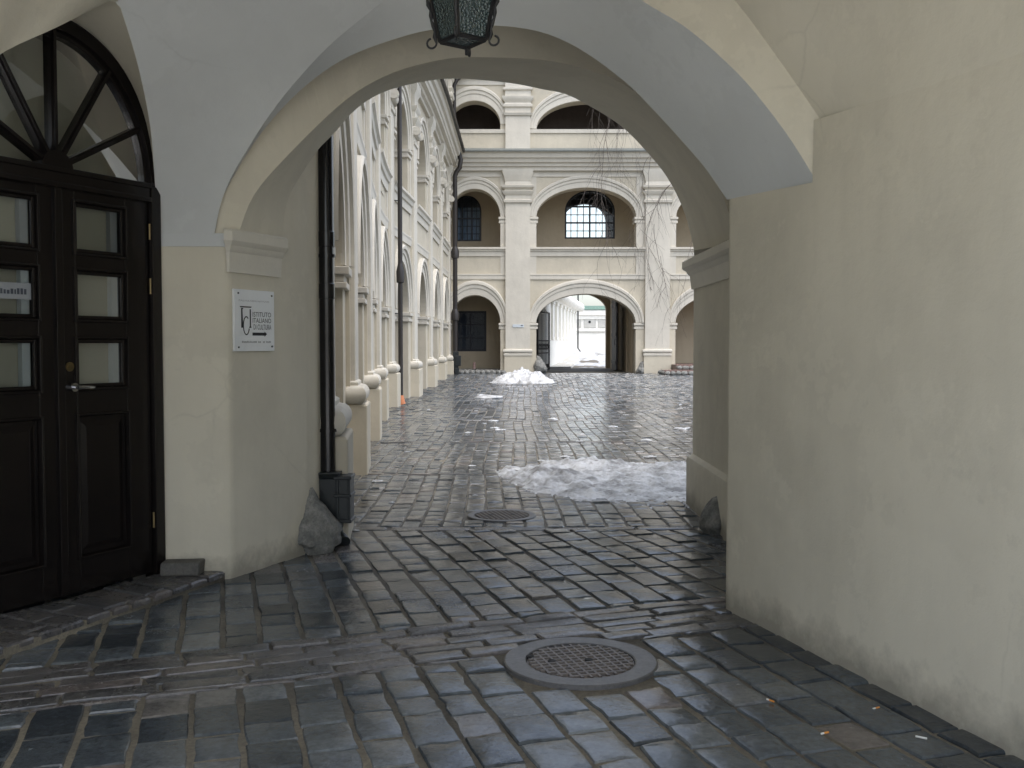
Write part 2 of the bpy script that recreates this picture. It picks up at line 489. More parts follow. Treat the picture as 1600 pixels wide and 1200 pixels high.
def make_paving():
    mb = MB(); rnd = random.Random(3)
    ang = R(17); bd = R(20.5); bp = (-.065, 5.20); bn = (-math.sin(bd), math.cos(bd)); hw = .31
    up = ((bp[0] + bn[0] * hw, bp[1] + bn[1] * hw), bn)
    dn = ((bp[0] - bn[0] * hw, bp[1] - bn[1] * hw), (-bn[0], -bn[1]))
    strip = 8.22
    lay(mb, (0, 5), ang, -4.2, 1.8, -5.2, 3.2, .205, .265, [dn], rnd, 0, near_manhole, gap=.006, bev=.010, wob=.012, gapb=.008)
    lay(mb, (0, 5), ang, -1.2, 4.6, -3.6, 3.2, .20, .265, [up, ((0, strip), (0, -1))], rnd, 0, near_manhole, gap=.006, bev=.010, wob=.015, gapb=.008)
    inv = [(up[0], (-bn[0], -bn[1])), (dn[0], bn)]
    lay(mb, bp, bd - R(90), -3.6, 3.2, -hw, hw - .02, .122, .36, inv, rnd, 1, near_manhole, gap=.004, bev=.009, gapb=.005)
    lay(mb, (0, strip), R(-90), -2.2, 2.6, -.13, .0, .12, .55, [], rnd, 1, None, gap=.008, bev=.008)
    cuts = [strip + .14, 11.8, 15.7, 20, 24.1, 28.3, 32.6, 37]
    for y0, y1 in zip(cuts, cuts[1:] + [43.2]):
        hi = y1 - (.12 if y1 < 43 else 0)
        x1 = 7.5 if y0 < 20 else 12
        lay(mb, (0, 0), R(rnd.uniform(-1.5, 1.5)), y0 - .4, y1 + .4, -3.6, x1, .175, .24, [((0, y0), (0, 1)), ((0, hi), (0, -1))], rnd, 0, near_manhole, gap=.004, bev=.010, wob=.03, gapb=.006)
        if y1 < 43:
            lay(mb, (0, y1), R(-90), -3.2, 4.5, .0, .10, .11, .5, [], rnd, 1, None, gap=.008, bev=.008)
            lay(mb, (0, y1), R(-90), 4.5, x1, .0, .10, .11, .3, [], rnd, 0, None, gap=.008, bev=.008)
    o = mb.build('paving', [M['sett'], M['band']], None, 24, recalc=False, attr=True); o['kind'] = 'structure'
make_paving()

# ------------------------------------------------------------------ gateway building (the passage we stand in)
STEP = .06
DR = on_ground(252, 893, STEP); DL = on_ground(0, 960, STEP)      # foot of the door, right and at the picture edge
C1 = on_ground(362, 905)                                            # outer corner of the sign pier
S1 = on_ground(487, 862)                                            # rounded exit corner of the sign pier
PF = (-1.95, C1.y - .03)                                            # spring of the nearer arch
W0 = on_ground(1131, 950); W1 = on_ground(1600, 1190)               # foot of the right wall
wd = (W1 - W0).normalized()
def wall_at_y(y):
    return W0 + wd * ((y - W0.y) / wd.y)

# planes of the arches
PA = (PF, (wall_at_y(4.97).x, 4.97)); PB = (PF, (W0.x, W0.y))
PC = ((C1.x, C1.y), (1.70, 7.42)); 
sdir = (S1 - C1).normalized()
D0 = C1 + sdir * .60; D1 = Vector((1.745, 9.55, 0)); PD = ((D0.x, D0.y), (D1.x, D1.y))
def onA(p): return on_vertical(*p, *PA)
def onB(p): return on_vertical(*p, *PB)
def onC(p): return on_vertical(*p, *PC)
def onD(p): return on_vertical(*p, *PD)
def planeA(x, z):
    t = (x - PA[0][0]) / (PA[1][0] - PA[0][0]); return Vector((x, PA[0][1] + (PA[1][1] - PA[0][1]) * t, z))
def planeC(x, z):
    t = (x - PC[0][0]) / (PC[1][0] - PC[0][0]); return Vector((x, PC[0][1] + (PC[1][1] - PC[0][1]) * t, z))
NS = 64
a_left = [onA(p) for p in ((335, 366), (345.5, 315), (362, 275), (384, 238), (429.5, 168), (475, 112), (527.5, 59.5), (601, 0))]
a_right = [onA(p) for p in ((1002, 0), (1075, 45), (1150, 112), (1200, 170), (1240, 225), (1277, 285))]
curveA = cr(a_left + [planeA(-.45, 3.74), planeA(-.05, 3.76), planeA(.38, 3.64)] + a_right, NS)
ap_right = [onA(p) for p in ((1147, 0), (1180, 42), (1215, 90), (1250, 140), (1283, 188))]
ap_full = cr([planeA(-.44, 3.745), planeA(-.28, 3.86), planeA(-.02, 3.98), planeA(.35, 3.96), planeA(.8, 3.70)] + ap_right, NS)
curveB = cr([onB(p) for p in ((335, 366), (346, 312), (388, 237), (426, 186), (475, 136), (524, 101), (580, 73), (650, 51), (730, 41), (775, 40), (815, 44),
                              (855, 53), (895, 70), (930, 92), (962, 116), (988, 137), (1015, 165), (1060, 215), (1100, 260), (1136, 312))], NS)
curveC = cr([onC(p) for p in ((370, 372), (395, 308), (440, 252), (496, 196), (545, 152), (597, 121), (650, 102), (720, 90), (800, 91), (865, 96), (925, 111), (985, 138))]
            + [planeC(1.25, 3.08), planeC(1.52, 2.72), planeC(1.68, 2.3)], NS)
curveD = cr([Vector((D0.x, D0.y, 2.28))] + [onD(p) for p in ((448, 315), (475, 266), (496, 234), (524, 206), (552, 175), (587, 150), (622, 136), (667, 126), (720, 123), (800, 130),
                              (850, 140), (895, 152), (965, 193), (1009, 235), (1045, 281), (1069, 331), (1085, 391))], NS)

for cv, sd in ((curveA, 1), (curveB, 5), (curveC, 9), (curveD, 14)):
    for k, p in enumerate(cv):
        w = math.sin(math.pi * k / (NS - 1)) ** .5
        cv[k] = p + Vector((.006 * noise.noise(Vector((k * .17, sd, 0))), 0, .006 * noise.noise(Vector((k * .17, sd, 7))))) * w
gate = thing('gateway_building', 'cream plastered gateway passage with skewed white vaults and a big arched door, framing the view', 'building', (0, 6, 0))

# right wall, from the arch corner to behind the viewer
SPR = 2.62
YE = 1.3                                               # street end of the passage, behind the viewer
def right_wall():
    g = MB()
    far = W0; near = wall_at_y(YE)
    a1 = curveA[-1]; b1 = curveB[-1]
    top = [b1, a1, ap_full[-1], Vector((wall_at_y(4.0).x, 4.0, SPR)), Vector((near.x, YE, SPR))]
    top = [Vector((wall_at_y(p.y).x, p.y, p.z)) for p in top]
    ret = Vector((1.72 - far.x, .3, 0)).normalized(); zb = b1.z
    rnd_ = [far + ret * .05, far + ret * .016 - wd * -.004, far + wd * .016 + ret * .004, far + wd * .05]
    top = [Vector((p.x, p.y, zb)) for p in rnd_] + top[1:]
    base = [Vector((p.x, p.y, -.02)) for p in top]
    n = 10
    g.loft([[a.lerp(b, k / n) for k in range(n + 1)] for a, b in zip(base, top)])
    g.build('side_wall', M['cream_in'], gate, 40)
    q = MB()                                               # the return behind the corner
    rp = far + Vector((1.72 - far.x, .3, 0)).normalized() * .05
    q.loft([[(rp.x, rp.y, -.02), (1.72, far.y + .3, -.02), (1.735, 7.44, -.02)], [(rp.x, rp.y, 5), (1.72, far.y + .3, 5), (1.735, 7.44, 5)]])
    q.build('wall_return', M['cream_in'], gate)
right_wall()

# left: pier with the sign
def sign_pier():
    g = MB()
    t0 = Vector((DR.x - .05, DR.y + .0, 0)); c = Vector((C1.x, C1.y, 0))
    r = []
    s1 = C1 + sdir * ((S1 - C1).length - .07)
    n1 = S1 + Vector((.03, .12, 0)); n2 = S1 + Vector((.03, .30, 0))
    rounded = [s1.lerp(S1, .0), s1.lerp(S1, .5) + Vector((-.004, .004, 0)), S1 + Vector((-.012, .02, 0)), S1.lerp(n1, .6) + Vector((-.006, 0, 0)), n1, n2]
    # front face up to the vault spring
    fd = Vector((1, (C1.y - PF[1]) / (C1.x - PF[0]), 0)).normalized()
    foot = [t0, Vector((PF[0], PF[1], 0)), c - fd * .04, c - fd * .014 + sdir * .003, c - fd * .003 + sdir * .014, c + sdir * .04]
    g.loft([[Vector((p.x, p.y, z)) for p in foot] for z in (-.02, .5, 1.1, 1.7, 2.19)])
    # splayed sign face up to the impost, then on up outside the arch
    cs = c + sdir * .04
    g.loft([[cs, D0], [Vector((cs.x, cs.y, 2.30)), Vector((D0.x, D0.y, 2.30))]])
    line = [Vector((D0.x, D0.y, 0))] + [Vector((p.x, p.y, 0)) for p in rounded]
    g.loft([[Vector((p.x, p.y, -.02)) for p in line], [Vector((p.x, p.y, 6.4)) for p in line]])
    g.build('pier', M['cream_in'], gate, 50)
sign_pier()

def impost_run(name, plan, prof, parent, mat, inner):
    """moulded band along a plan polyline; prof = (outset, z); inner: sign of the outward side"""
    g = MB(); plan = [Vector((p[0], p[1], 0)) for p in plan]; rows = []
    for i, p in enumerate(plan):
        ds = []
        if i > 0: ds.append((p - plan[i - 1]).normalized())
        if i < len(plan) - 1: ds.append((plan[i + 1] - p).normalized())
        ns = [Vector((d.y, -d.x, 0)) * inner for d in ds]
        nn = sum(ns, Vector()).normalized(); k = 1 / max(.4, nn.dot(ns[0]))
        rows.append([p + nn * (o * k) + Vector((0, 0, z)) for o, z in prof])
    idx = g.loft(rows)
    g.face(idx[0]); g.face(idx[-1][::-1])
    return g.build(name, mat, parent, 30)

IMP = [(-.02, 2.015), (.018, 2.015), (.018, 2.03), (.03, 2.145), (.045, 2.16), (.055, 2.185), (.075, 2.20), (.085, 2.215), (.085, 2.275), (.07, 2.29), (-.02, 2.292)]
ce = C1 + sdir * .56
impost_run('impost', [(C1.x - .004, C1.y), (C1.x, C1.y), (ce.x, ce.y)], [(o * .9 - .0, z) for o, z in IMP], gate, M['trim_in'], 1)
# thin white ledge where the white vault meets the cream pier front
ld = MB(); ld.box((DR.x - .02, PF[1] - .012, 2.178), (C1.x + .0, PF[1] + .03, 2.262)); ld.build('ledge', M['white_in'], gate)

# right jamb of the farther arch
JB = [Vector((1.735, 7.40, 0)), Vector((D1.x, D1.y, 0))]
def right_jamb():
    g = MB()
    g.loft([[(p.x, p.y, -.02) for p in JB] + [(D1.x + 2.6, D1.y + 2.0, -.02)], [(p.x, p.y, 2.36) for p in JB] + [(D1.x + 2.6, D1.y + 2.0, 2.36)]])
    o = g.build('jamb', M['cream_in'], gate)
    dirx = (JB[1] - JB[0]).normalized()
    a, b = JB[0] + dirx * .02, JB[1]
    prof = [(o2 * 1.25, z + .055) for o2, z in IMP]
    impost_run('impost', [(a.x, a.y), (b.x, b.y), (b.x + .8, b.y + .62)], prof, gate, M['trim_in'], -1)
    impost_run('plinth', [(a.x, a.y), (b.x, b.y), (b.x + .8, b.y + .62)], [(-.02, -.02), (.055, -.02), (.055, .43), (.045, .46), (.0, .49), (-.02, .49)], gate, M['cream_in'], -1)
right_jamb()

# arches
def arch_near():
    g = MB()
    g.loft([curveA, curveB]); g.build('arch', [M['white_in']], gate, 50)
    f = MB(); half = [k for k, p in enumerate(curveA) if p.x > -.44]
    a = cr([curveA[k] for k in half], 48); b = cr(ap_full, 48)
    f.loft([a, b]); e = curveA[-1]
    f.face([f.vert(p) for p in (b[-1], a[-1], Vector((b[-1].x + .002, b[-1].y - .004, b[-1].z - .2)))])
    f.build('arch_face', M['cream_in'], gate, 50)
    h = MB(); out = [Vector((p.x * 1.0, p.y + .01, 4.7)) for p in curveB]
    h.loft([curveB, out]); h.build('arch_back', M['cream_in'], gate)
arch_near()

def arch_far():
    g = MB(); g.loft([curveC, curveD]); g.build('arch', M['cream_in'], gate, 50)
    f = MB(); top = []
    for k, p in enumerate(curveC):
        t = k / (NS - 1)
        x = max(-2.0 if t < .3 else -9, min(9, (p.x + .05) * (1.06 + .5 * smooth(t * 2))))
        x = max(x, -1.95)
        z = p.z + 1.6 * smooth(t * 6) + .02
        q = planeC(x, z)
        if k < 22: q = (curveB[k] + Vector((.0, .015, .0))).lerp(q, smooth(k / 22))
        top.append(q)
    f.loft([curveC, top])
    f.build('arch_face', M['cream_in'], gate)
    # wall over the arch on the courtyard side
    w = MB(); n = len(curveD); topw = []
    for k, p in enumerate(curveD):
        t = k / (n - 1); topw.append(Vector((D0.x + (D1.x - D0.x) * t, D0.y + (D1.y - D0.y) * t, 6.4)))
    w.loft([curveD, topw])
    e = D1 + (D1 - D0).normalized() * 9
    w.poly([(D1.x, D1.y, 2.36), (e.x, e.y, -.02), (e.x, e.y, 6.4), (D1.x, D1.y, 6.4)])
    w.poly([(D1.x, D1.y, -.02), (e.x, e.y, -.02), (D1.x, D1.y, 2.36)])
    w.poly([(S1.x + .03, S1.y + .30, -.02), (-9, S1.y + .30, -.02), (-9, S1.y + .3, 6.4), (S1.x + .03, S1.y + .30, 6.4)])
    w.build('outer_wall', M['cream'], gate)
arch_far()

# door niche: pointed lunette cut into the vault
def at(px, py, y): return at_y(px, py, y)
nich = [at(248, 389, PF[1]), at(247, 345, 6.47), at(243, 300, 6.40), at(235, 200, 6.12), at(215, 100, 5.78), at(183, -5, 5.42)]
nicN = cr(nich, 32); NT = Vector((-1.86, 5.12, 3.80))
E0 = at(0, 85, 4.98)
nicE = cr([nich[-1], at(90, 42, 5.12), E0, at(-75, 150, 4.84), Vector((-2.83, 4.72, 2.62)), Vector((-2.86, 4.7, 2.17))], 32)
ddir = (Vector((DL.x, DL.y, 0)) - Vector((DR.x, DR.y, 0))).normalized()     # along the door, towards the viewer
dnor = Vector((-ddir.y, ddir.x, 0))
if dnor.x < 0: dnor = -dnor
def DT(s, z, n=0.0):
    return Vector((DR.x, DR.y, 0)) + ddir * s + Vector((0, 0, z)) + dnor * n
HW = .762; ZS = 2.55; AR = .875; DW = 2 * HW           # half width, spring and rise of the door arch
def door_arch(off, n, cnt=33):
    return [DT(HW - (HW + off) * math.cos(math.pi * k / (cnt - 1)), ZS + (AR + off) * math.sin(math.pi * k / (cnt - 1)), n) for k in range(cnt)]
def lunette():
    g = MB()
    edge = cr(nicN + nicE[1:], 49)
    left = edge[-1]
    arc = [DT(-.012, 2.17, .03)] + door_arch(.012, .03, 47) + [DT(DW + .012, 2.17, .03)]
    g.loft([edge, arc])
    # jamb on the viewer's side of the door
    g.poly([(left.x, left.y, -.02), DT(DW + .012, -.02, .03), DT(DW + .012, 2.17, .03), left])
    g.build('niche', M['cream_in'], gate, 60)
lunette()

def vault():
    g = MB()
    # steep web between the niche edge and the nearer arch
    a = cr([p for p in curveA if p.x < -.42], 40); nn = cr(nicN + [NT], 40); rows = []
    for k in range(13):
        t = k / 12
        rows.append([n_.lerp(a_, t) + Vector((0, 0, .05 * math.sin(math.pi * t) * smooth(i / 39 * 1.5))) for i, (n_, a_) in enumerate(zip(nn, a))])
    g.loft(rows); g.build('vault', M['white_in'], gate, 60); g = MB()
    # crown: Coons patch between the arch, the niche edge, the right wall and a cross section
    n = 49
    low = cr([NT, NT.lerp(a[-1], .5) + Vector((0, 0, .05)), a[-1]] + [p for p in ap_full if p.x > a[-1].x + .1], n)
    def section(y, xl, zl):
        xr = wall_at_y(y).x; pts = []
        for k in range(n):
            th = math.pi * (1 - k / (n - 1)); c, s = math.cos(th), math.sin(th)
            xc = -.3; x = xc + c * ((xc - xl) if c < 0 else (xr - xc)); zb = zl if c < 0 else SPR
            pts.append(Vector((x, y, zb + (4.02 - zb) * s)))
        return pts
    hi = section(4.2, -2.86, 2.17)
    e = cr([NT] + nicE, 33)
    hi[0] = e[-1].copy()
    for k in range(1, 10):
        hi[k].y = e[-1].y + (4.2 - e[-1].y) * smooth(k / 10)
    rgt = [low[-1].lerp(hi[-1], k / 32) for k in range(33)]
    rows = []
    for j in range(33):
        v = j / 32; row = []
        for i in range(n):
            u = i / (n - 1)
            f = (1 - u) ** 6; w = 1 - f
            p = low[i] * (1 - v) + hi[i] * v + e[j] * f + rgt[j] * w
            p -= low[0] * f * (1 - v) + low[-1] * w * (1 - v) + hi[0] * f * v + hi[-1] * w * v
            kk = smooth((u - .78) / .22) * smooth(v * 1.6) * .75
            p.x += (wall_at_y(p.y).x - p.x) * kk
            row.append(p)
        rows.append(row)
    g.loft(rows)
    end = section(YE, -2.86, 2.17)
    for i, p in enumerate(end): p.x += (wall_at_y(p.y).x - p.x) * smooth((i / (n - 1) - .78) / .22) * .75
    g.loft([rows[-1], end])
    g.build('vault', M['vault_in'], gate, 60)
    w = MB()                                              # left wall behind the door, end wall with the street arch, roof slab
    w.poly([(-2.86, 4.7, -.02), (-2.86, YE, -.02), (-2.86, YE, 2.2), (-2.86, 4.7, 2.2)])
    w.build('side_wall', M['cream_in'], gate)
    s = MB(); sec = section(YE, -2.86, 2.17); cnt = 40
    inner = [(STX + STW * math.cos(math.pi * (1 - k / (cnt - 1))), YE - .02, STS + STR * math.sin(math.pi * (1 - k / (cnt - 1)))) for k in range(cnt)]
    outer = [(-6 + 12 * k / (cnt - 1), YE - .02, 5.2) for k in range(cnt)]
    s.loft([inner, outer])
    s.poly([(-6, YE - .02, -.02), inner[0][:2] + (-.02,), inner[0], (-6, YE - .02, 5.2)])
    s.poly([inner[-1][:2] + (-.02,), (6, YE - .02, -.02), (6, YE - .02, 5.2), inner[-1]])
    s.loft([[(x, y + .0, z) for x, y, z in inner], [(x, YE - .5, z) for x, y, z in inner]])
    s.build('street_wall', M['cream_in'], gate)
    r = MB()
    r.box((-9, YE, 5.15), (9, 6.6, 5.4)); r.poly([(-9, 6.5, 5.2), (9, 6.5, 5.2), (9, 15, 5.2), (1.7, 9.6, 5.2), (-1.6, 7.15, 5.2), (-9, 7.6, 5.2)])
    r.poly([(-9, YE, -.02), (-9, 7.6, -.02), (-9, 7.6, 6.4), (-9, YE, 6.4)])
    r.poly([(9, YE, -.02), (9, 15, -.02), (9, 15, 6.4), (9, YE, 6.4)])
    r.build('roof', M['leadroof'], gate)
STX, STW, STS, STR = -.2, 2.45, 2.1, 1.75
vault()

# ------------------------------------------------------------------ the door
def door_s(px, py=500):
    p = on_vertical(px, py, (DR.x, DR.y), (DL.x, DL.y)); return (Vector((p.x, p.y, 0)) - Vector((DR.x, DR.y, 0))).dot(ddir)
def door_z(px, py):
    return on_vertical(px, py, (DR.x, DR.y), (DL.x, DL.y)).z
TZ0, TZ1 = 2.46, 2.555

def text_mesh(mb, s, size, T, u, z, n, m=0, align='LEFT', sx=1.0):
    cu = bpy.data.curves.new('t', 'FONT'); cu.body = s; cu.size = size; cu.align_x = align; cu.extrude = 0; cu.resolution_u = 3
    ob = bpy.data.objects.new('t', cu); C.objects.link(ob)
    dg = bpy.context.evaluated_depsgraph_get(); me = bpy.data.meshes.new_from_object(ob.evaluated_get(dg))
    base = len(mb.v)
    for v in me.vertices: mb.v.append(T(u + v.co.x * sx, z + v.co.y, n))
    for p in me.polygons: mb.face([base + i for i in p.vertices], m)
    bpy.data.objects.remove(ob); bpy.data.curves.remove(cu); bpy.data.meshes.remove(me)

def arch_bar(mb, T, uc, a0, b0, a1, b1, zs, n0, n1, seg=36, m=0, th0=0.0, th1=math.pi):
    """solid half ring between two half ellipses"""
    rows = []
    for k in range(seg + 1):
        th = th0 + (th1 - th0) * k / seg; c, s = math.cos(th), math.sin(th)
        rows.append([T(uc + a0 * c, zs + b0 * s, n0), T(uc + a1 * c, zs + b1 * s, n0), T(uc + a1 * c, zs + b1 * s, n1), T(uc + a0 * c, zs + b0 * s, n1)])
    idx = mb.loft(rows, m, closed=True); mb.face(idx[0][::-1], m); mb.face(idx[-1], m)

def build_door():
    fr = MB(); fw = .078
    fr.lbox(DT, 0, fw, STEP - .03, ZS, -.06, .045)
    fr.lbox(DT, DW - fw, DW, STEP - .03, ZS, -.06, .045)
    arch_bar(fr, DT, HW, HW - fw, AR - fw, HW, AR, ZS, -.06, .045)
    arch_bar(fr, DT, HW, HW - fw - .03, AR - fw - .03, HW - fw + .004, AR - fw + .004, ZS, -.05, .02)
    fr.lbox(DT, fw, DW - fw, TZ0, TZ1, -.055, .035)
    fr.lbox(DT, fw, DW - fw, TZ1 - .02, TZ1 + .012, -.05, .05)
    fr.lbox(DT, fw, DW - fw, TZ0 - .012, TZ0 + .02, -.05, .05)
    frame = bevel(fr.build('door_frame', M['door'], gate), .006)
    hub = MB(); arch_bar(hub, DT, HW, .0, .0, .105, .105, TZ1, -.05, .04, 18); hub.build('fanlight_hub', M['door'], frame)
    for deg in (29, 59, 90, 121, 151):
        b = MB(); th = R(deg); c, s = math.cos(th), math.sin(th)
        r1 = 1 / math.sqrt((c / (HW - fw)) ** 2 + (s / (AR - fw)) ** 2)
        w = .019
        for w2, n1 in ((w, .018), (w * .5, .034)):
            q = []
            for n in (-.045, n1):
                for r, sg in ((.07, -1), (r1, -1), (r1, 1), (.07, 1)):
                    q.append(DT(HW + c * r - s * w2 * sg, TZ1 + s * r + c * w2 * sg, n))
            b.hexa(q)
        b.build('glazing_bar', M['door'], frame)
    gp = MB(); arc = [(HW + (HW - fw) * math.cos(math.pi * k / 30), ZS + (AR - fw) * math.sin(math.pi * k / 30)) for k in range(31)]
    gp.poly([DT(u, z, -.012) for u, z in arc]); gp.build('fanlight_pane', M['glass'], frame)
    bl = MB(); bl.poly([DT(u, z, -.20) for u, z in arc]); bl.build('blind', M['curtain'], frame)
    rv = MB(); rv.loft([[DT(u, z, -.02) for u, z in arc], [DT(u, z, -.20) for u, z in arc]]); rv.build('reveal', M['winframe'], frame)

    sa, sb = door_s(195), door_s(117)
    zz = [(door_z(155, a), door_z(155, b)) for a, b in ((398, 322), (500, 425), (605, 530))]
    pz = (door_z(155, 862), door_z(155, 648))
    mid = HW
    for right in (True, False):
        X = (lambda s: s) if right else (lambda s: DW - s)
        def L(s, z, n): return DT(X(s), z, n)
        s0, s1 = fw + .004, mid - .004
        lf = MB()
        lf.lbox(L, s0, sa, STEP + .012, TZ0 - .004, -.035, .012)
        lf.lbox(L, sb, s1, STEP + .012, TZ0 - .004, -.035, .012)
        zs = [STEP + .012, pz[0], pz[1], zz[2][0], zz[2][1], zz[1][0], zz[1][1], zz[0][0], zz[0][1], TZ0 - .004]
        for z0, z1 in zip(zs[0::2], zs[1::2]): lf.lbox(L, sa, sb, z0, z1, -.034, .011)
        if right: lf.lbox(L, s1 - .03, s1 + .022, STEP + .015, TZ0 - .008, .009, .030)      # meeting bead
        leaf = bevel(lf.build('door_leaf', M['door'], gate), .005)
        for k, (z0, z1) in enumerate(zz):
            p = MB(); p.poly([L(sa, z0, -.018), L(sb, z0, -.018), L(sb, z1, -.018), L(sa, z1, -.018)]); p.build('glass_pane', M['glass'], leaf)
            c = MB(); c.lbox(L, sa - .01, sb + .01, z0 - .02, z1 + .02, -.075, -.07); c.build('blind', M['curtain'], leaf)
            bd = MB(); w = .024
            for a, b, c0, c1 in ((sa, sa + w, z0, z1), (sb - w, sb, z0, z1), (sa + w, sb - w, z0, z0 + w), (sa + w, sb - w, z1 - w, z1)):
                bd.lbox(L, a, b, c0, c1, -.016, .004)
            for a, b, c0, c1 in ((sa - .018, sa, z0 - .018, z1 + .018), (sb, sb + .018, z0 - .018, z1 + .018), (sa, sb, z0 - .018, z0), (sa, sb, z1, z1 + .018)):
                bd.lbox(L, a, b, c0, c1, .0, .024)
            bevel(bd.build('glazing_bead', M['door'], leaf), .006)
            e = MB()  # pale strip coloured as the bright reflection along one side of the pane
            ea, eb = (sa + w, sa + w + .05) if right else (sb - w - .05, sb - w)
            e.lbox(L, ea, eb, z0 + .02, z1 - .02, -.066, -.03); e.build('reflection_strip', M['label_plate'] if k else M['film'], leaf)
        pn = MB()
        pn.lbox(L, sa, sb, pz[0], pz[1], -.03, -.008)
        i0 = .065
        q = [L(sa + .03, pz[0] + .03, -.008), L(sb - .03, pz[0] + .03, -.008), L(sb - .03, pz[1] - .03, -.008), L(sa + .03, pz[1] - .03, -.008),]
        t = [L(sa + i0, pz[0] + i0, .004), L(sb - i0, pz[0] + i0, .004), L(sb - i0, pz[1] - i0, .004), L(sa + i0, pz[1] - i0, .004)]
        pn.loft([q, t], closed=True); pn.poly(t)
        for a, b, c0, c1 in ((sa - .018, sa, pz[0] - .018, pz[1] + .018), (sb, sb + .018, pz[0] - .018, pz[1] + .018), (sa, sb, pz[0] - .018, pz[0]), (sa, sb, pz[1], pz[1] + .018)):
            pn.lbox(L, a, b, c0, c1, .0, .026)
        bevel(pn.build('lower_panel', M['door'], leaf), .006)
        if right:
            hs, hz = door_s(110, 605) - .005, door_z(110, 605)
            h = MB()
            h.tube([L(hs, hz, .03), L(hs, hz, .075)], .012, 10); h.tube([L(hs, hz, .012), L(hs, hz, .036)], .026, 14)
            h.tube([L(hs + .012, hz, .075), L(hs - .03, hz, .078), L(hs - .10, hz - .004, .07), L(hs - .115, hz - .004, .06)], [.010, .010, .009, .007], 10)
            h.build('handle', M['chrome'], leaf, 50)
            k = MB(); ks, kz = door_s(106, 573), door_z(106, 573)
            k.tube([L(ks, kz, .010), L(ks, kz, .020)], .028, 16); k.tube([L(ks, kz, .020), L(ks, kz, .027)], .013, 12); k.build('lock', M['brass'], leaf, 50)
            for z in (door_z(225, 362), door_z(225, 447), door_z(235, 812)):
                hg = MB(); hg.tube([L(s0 - .004, z - .05, .024), L(s0 - .004, z + .05, .024)], .009, 8); hg.build('hinge', M['brass'], leaf, 50)
        else:
            fz0, fz1 = zz[1][0] + .105, zz[1][0] + .105 + .092
            f = MB(); f.poly([L(sa, fz0, -.0165), L(sb, fz0, -.0165), L(sb, fz1, -.0165), L(sa, fz1, -.0165)]); f.build('film_strip', M['film'], leaf)
            # the lettering on the strip cannot be read in the photograph: only its dark run of small marks
            fi = MB(); rnd = random.Random(5); x = sb - .09
            xx = sb - .05 - .0
            while xx > sa + .02:
                wd_ = rnd.uniform(.010, .018); hh = rnd.uniform(.020, .034)
                fi.poly([L(xx, fz0 + .028, -.0155), L(xx - wd_, fz0 + .028, -.0155), L(xx - wd_, fz0 + .028 + hh, -.0155), L(xx, fz0 + .028 + hh, -.0155)]); xx -= wd_ + .006
            fi.build('film_lettering', M['film_ink'], leaf)
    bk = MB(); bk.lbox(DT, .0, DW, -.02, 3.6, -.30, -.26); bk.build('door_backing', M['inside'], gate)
build_door()

def doorstep():
    mb = MB(); rnd = random.Random(11)
    a = on_ground(366, 903); b = on_ground(0, 1032)
    dx = (b - a).normalized(); n_in = Vector((-dx.y, dx.x, 0))
    if n_in.x > 0: n_in = -n_in
    ang = math.atan2(ddir.y, ddir.x)
    P = [(a.x, a.y), (b.x + dx.x * 1.2, b.y + dx.y * 1.2)]
    planes = [((a.x, a.y), (n_in.x, n_in.y)), ((DR.x, DR.y), (dnor.x, dnor.y)), ((C1.x, C1.y - .01), (0, -1))]
    # stones with their long side square to the door
    o = (DR.x, DR.y)
    lay(mb, o, math.atan2(-dnor.x, dnor.y), -.1, 1.2, -.7, 2.6, .17, .36, planes, rnd, 0, None, lambda x, y: STEP, 0, .010, .012,
        shade=lambda c, r: max(0, min(1, r.gauss(.38, .22))))
    n0 = len(mb.v)
    mb.build('doorstep', [M['band']], gate, recalc=False, attr=True)
    bd = MB(); q = [(DR.x, DR.y), (C1.x - .05, C1.y - .02), (a.x - .03, a.y), (b.x + dx.x, b.y + dx.y), (DL.x + ddir.x, DL.y + ddir.y)]
    bd.loft([[(x, y, -.02) for x, y in q], [(x, y, STEP - .014) for x, y in q]], closed=True); bd.poly([(x, y, STEP - .014) for x, y in q])
    bd.build('step_bed', M['joint'], gate)
doorstep()

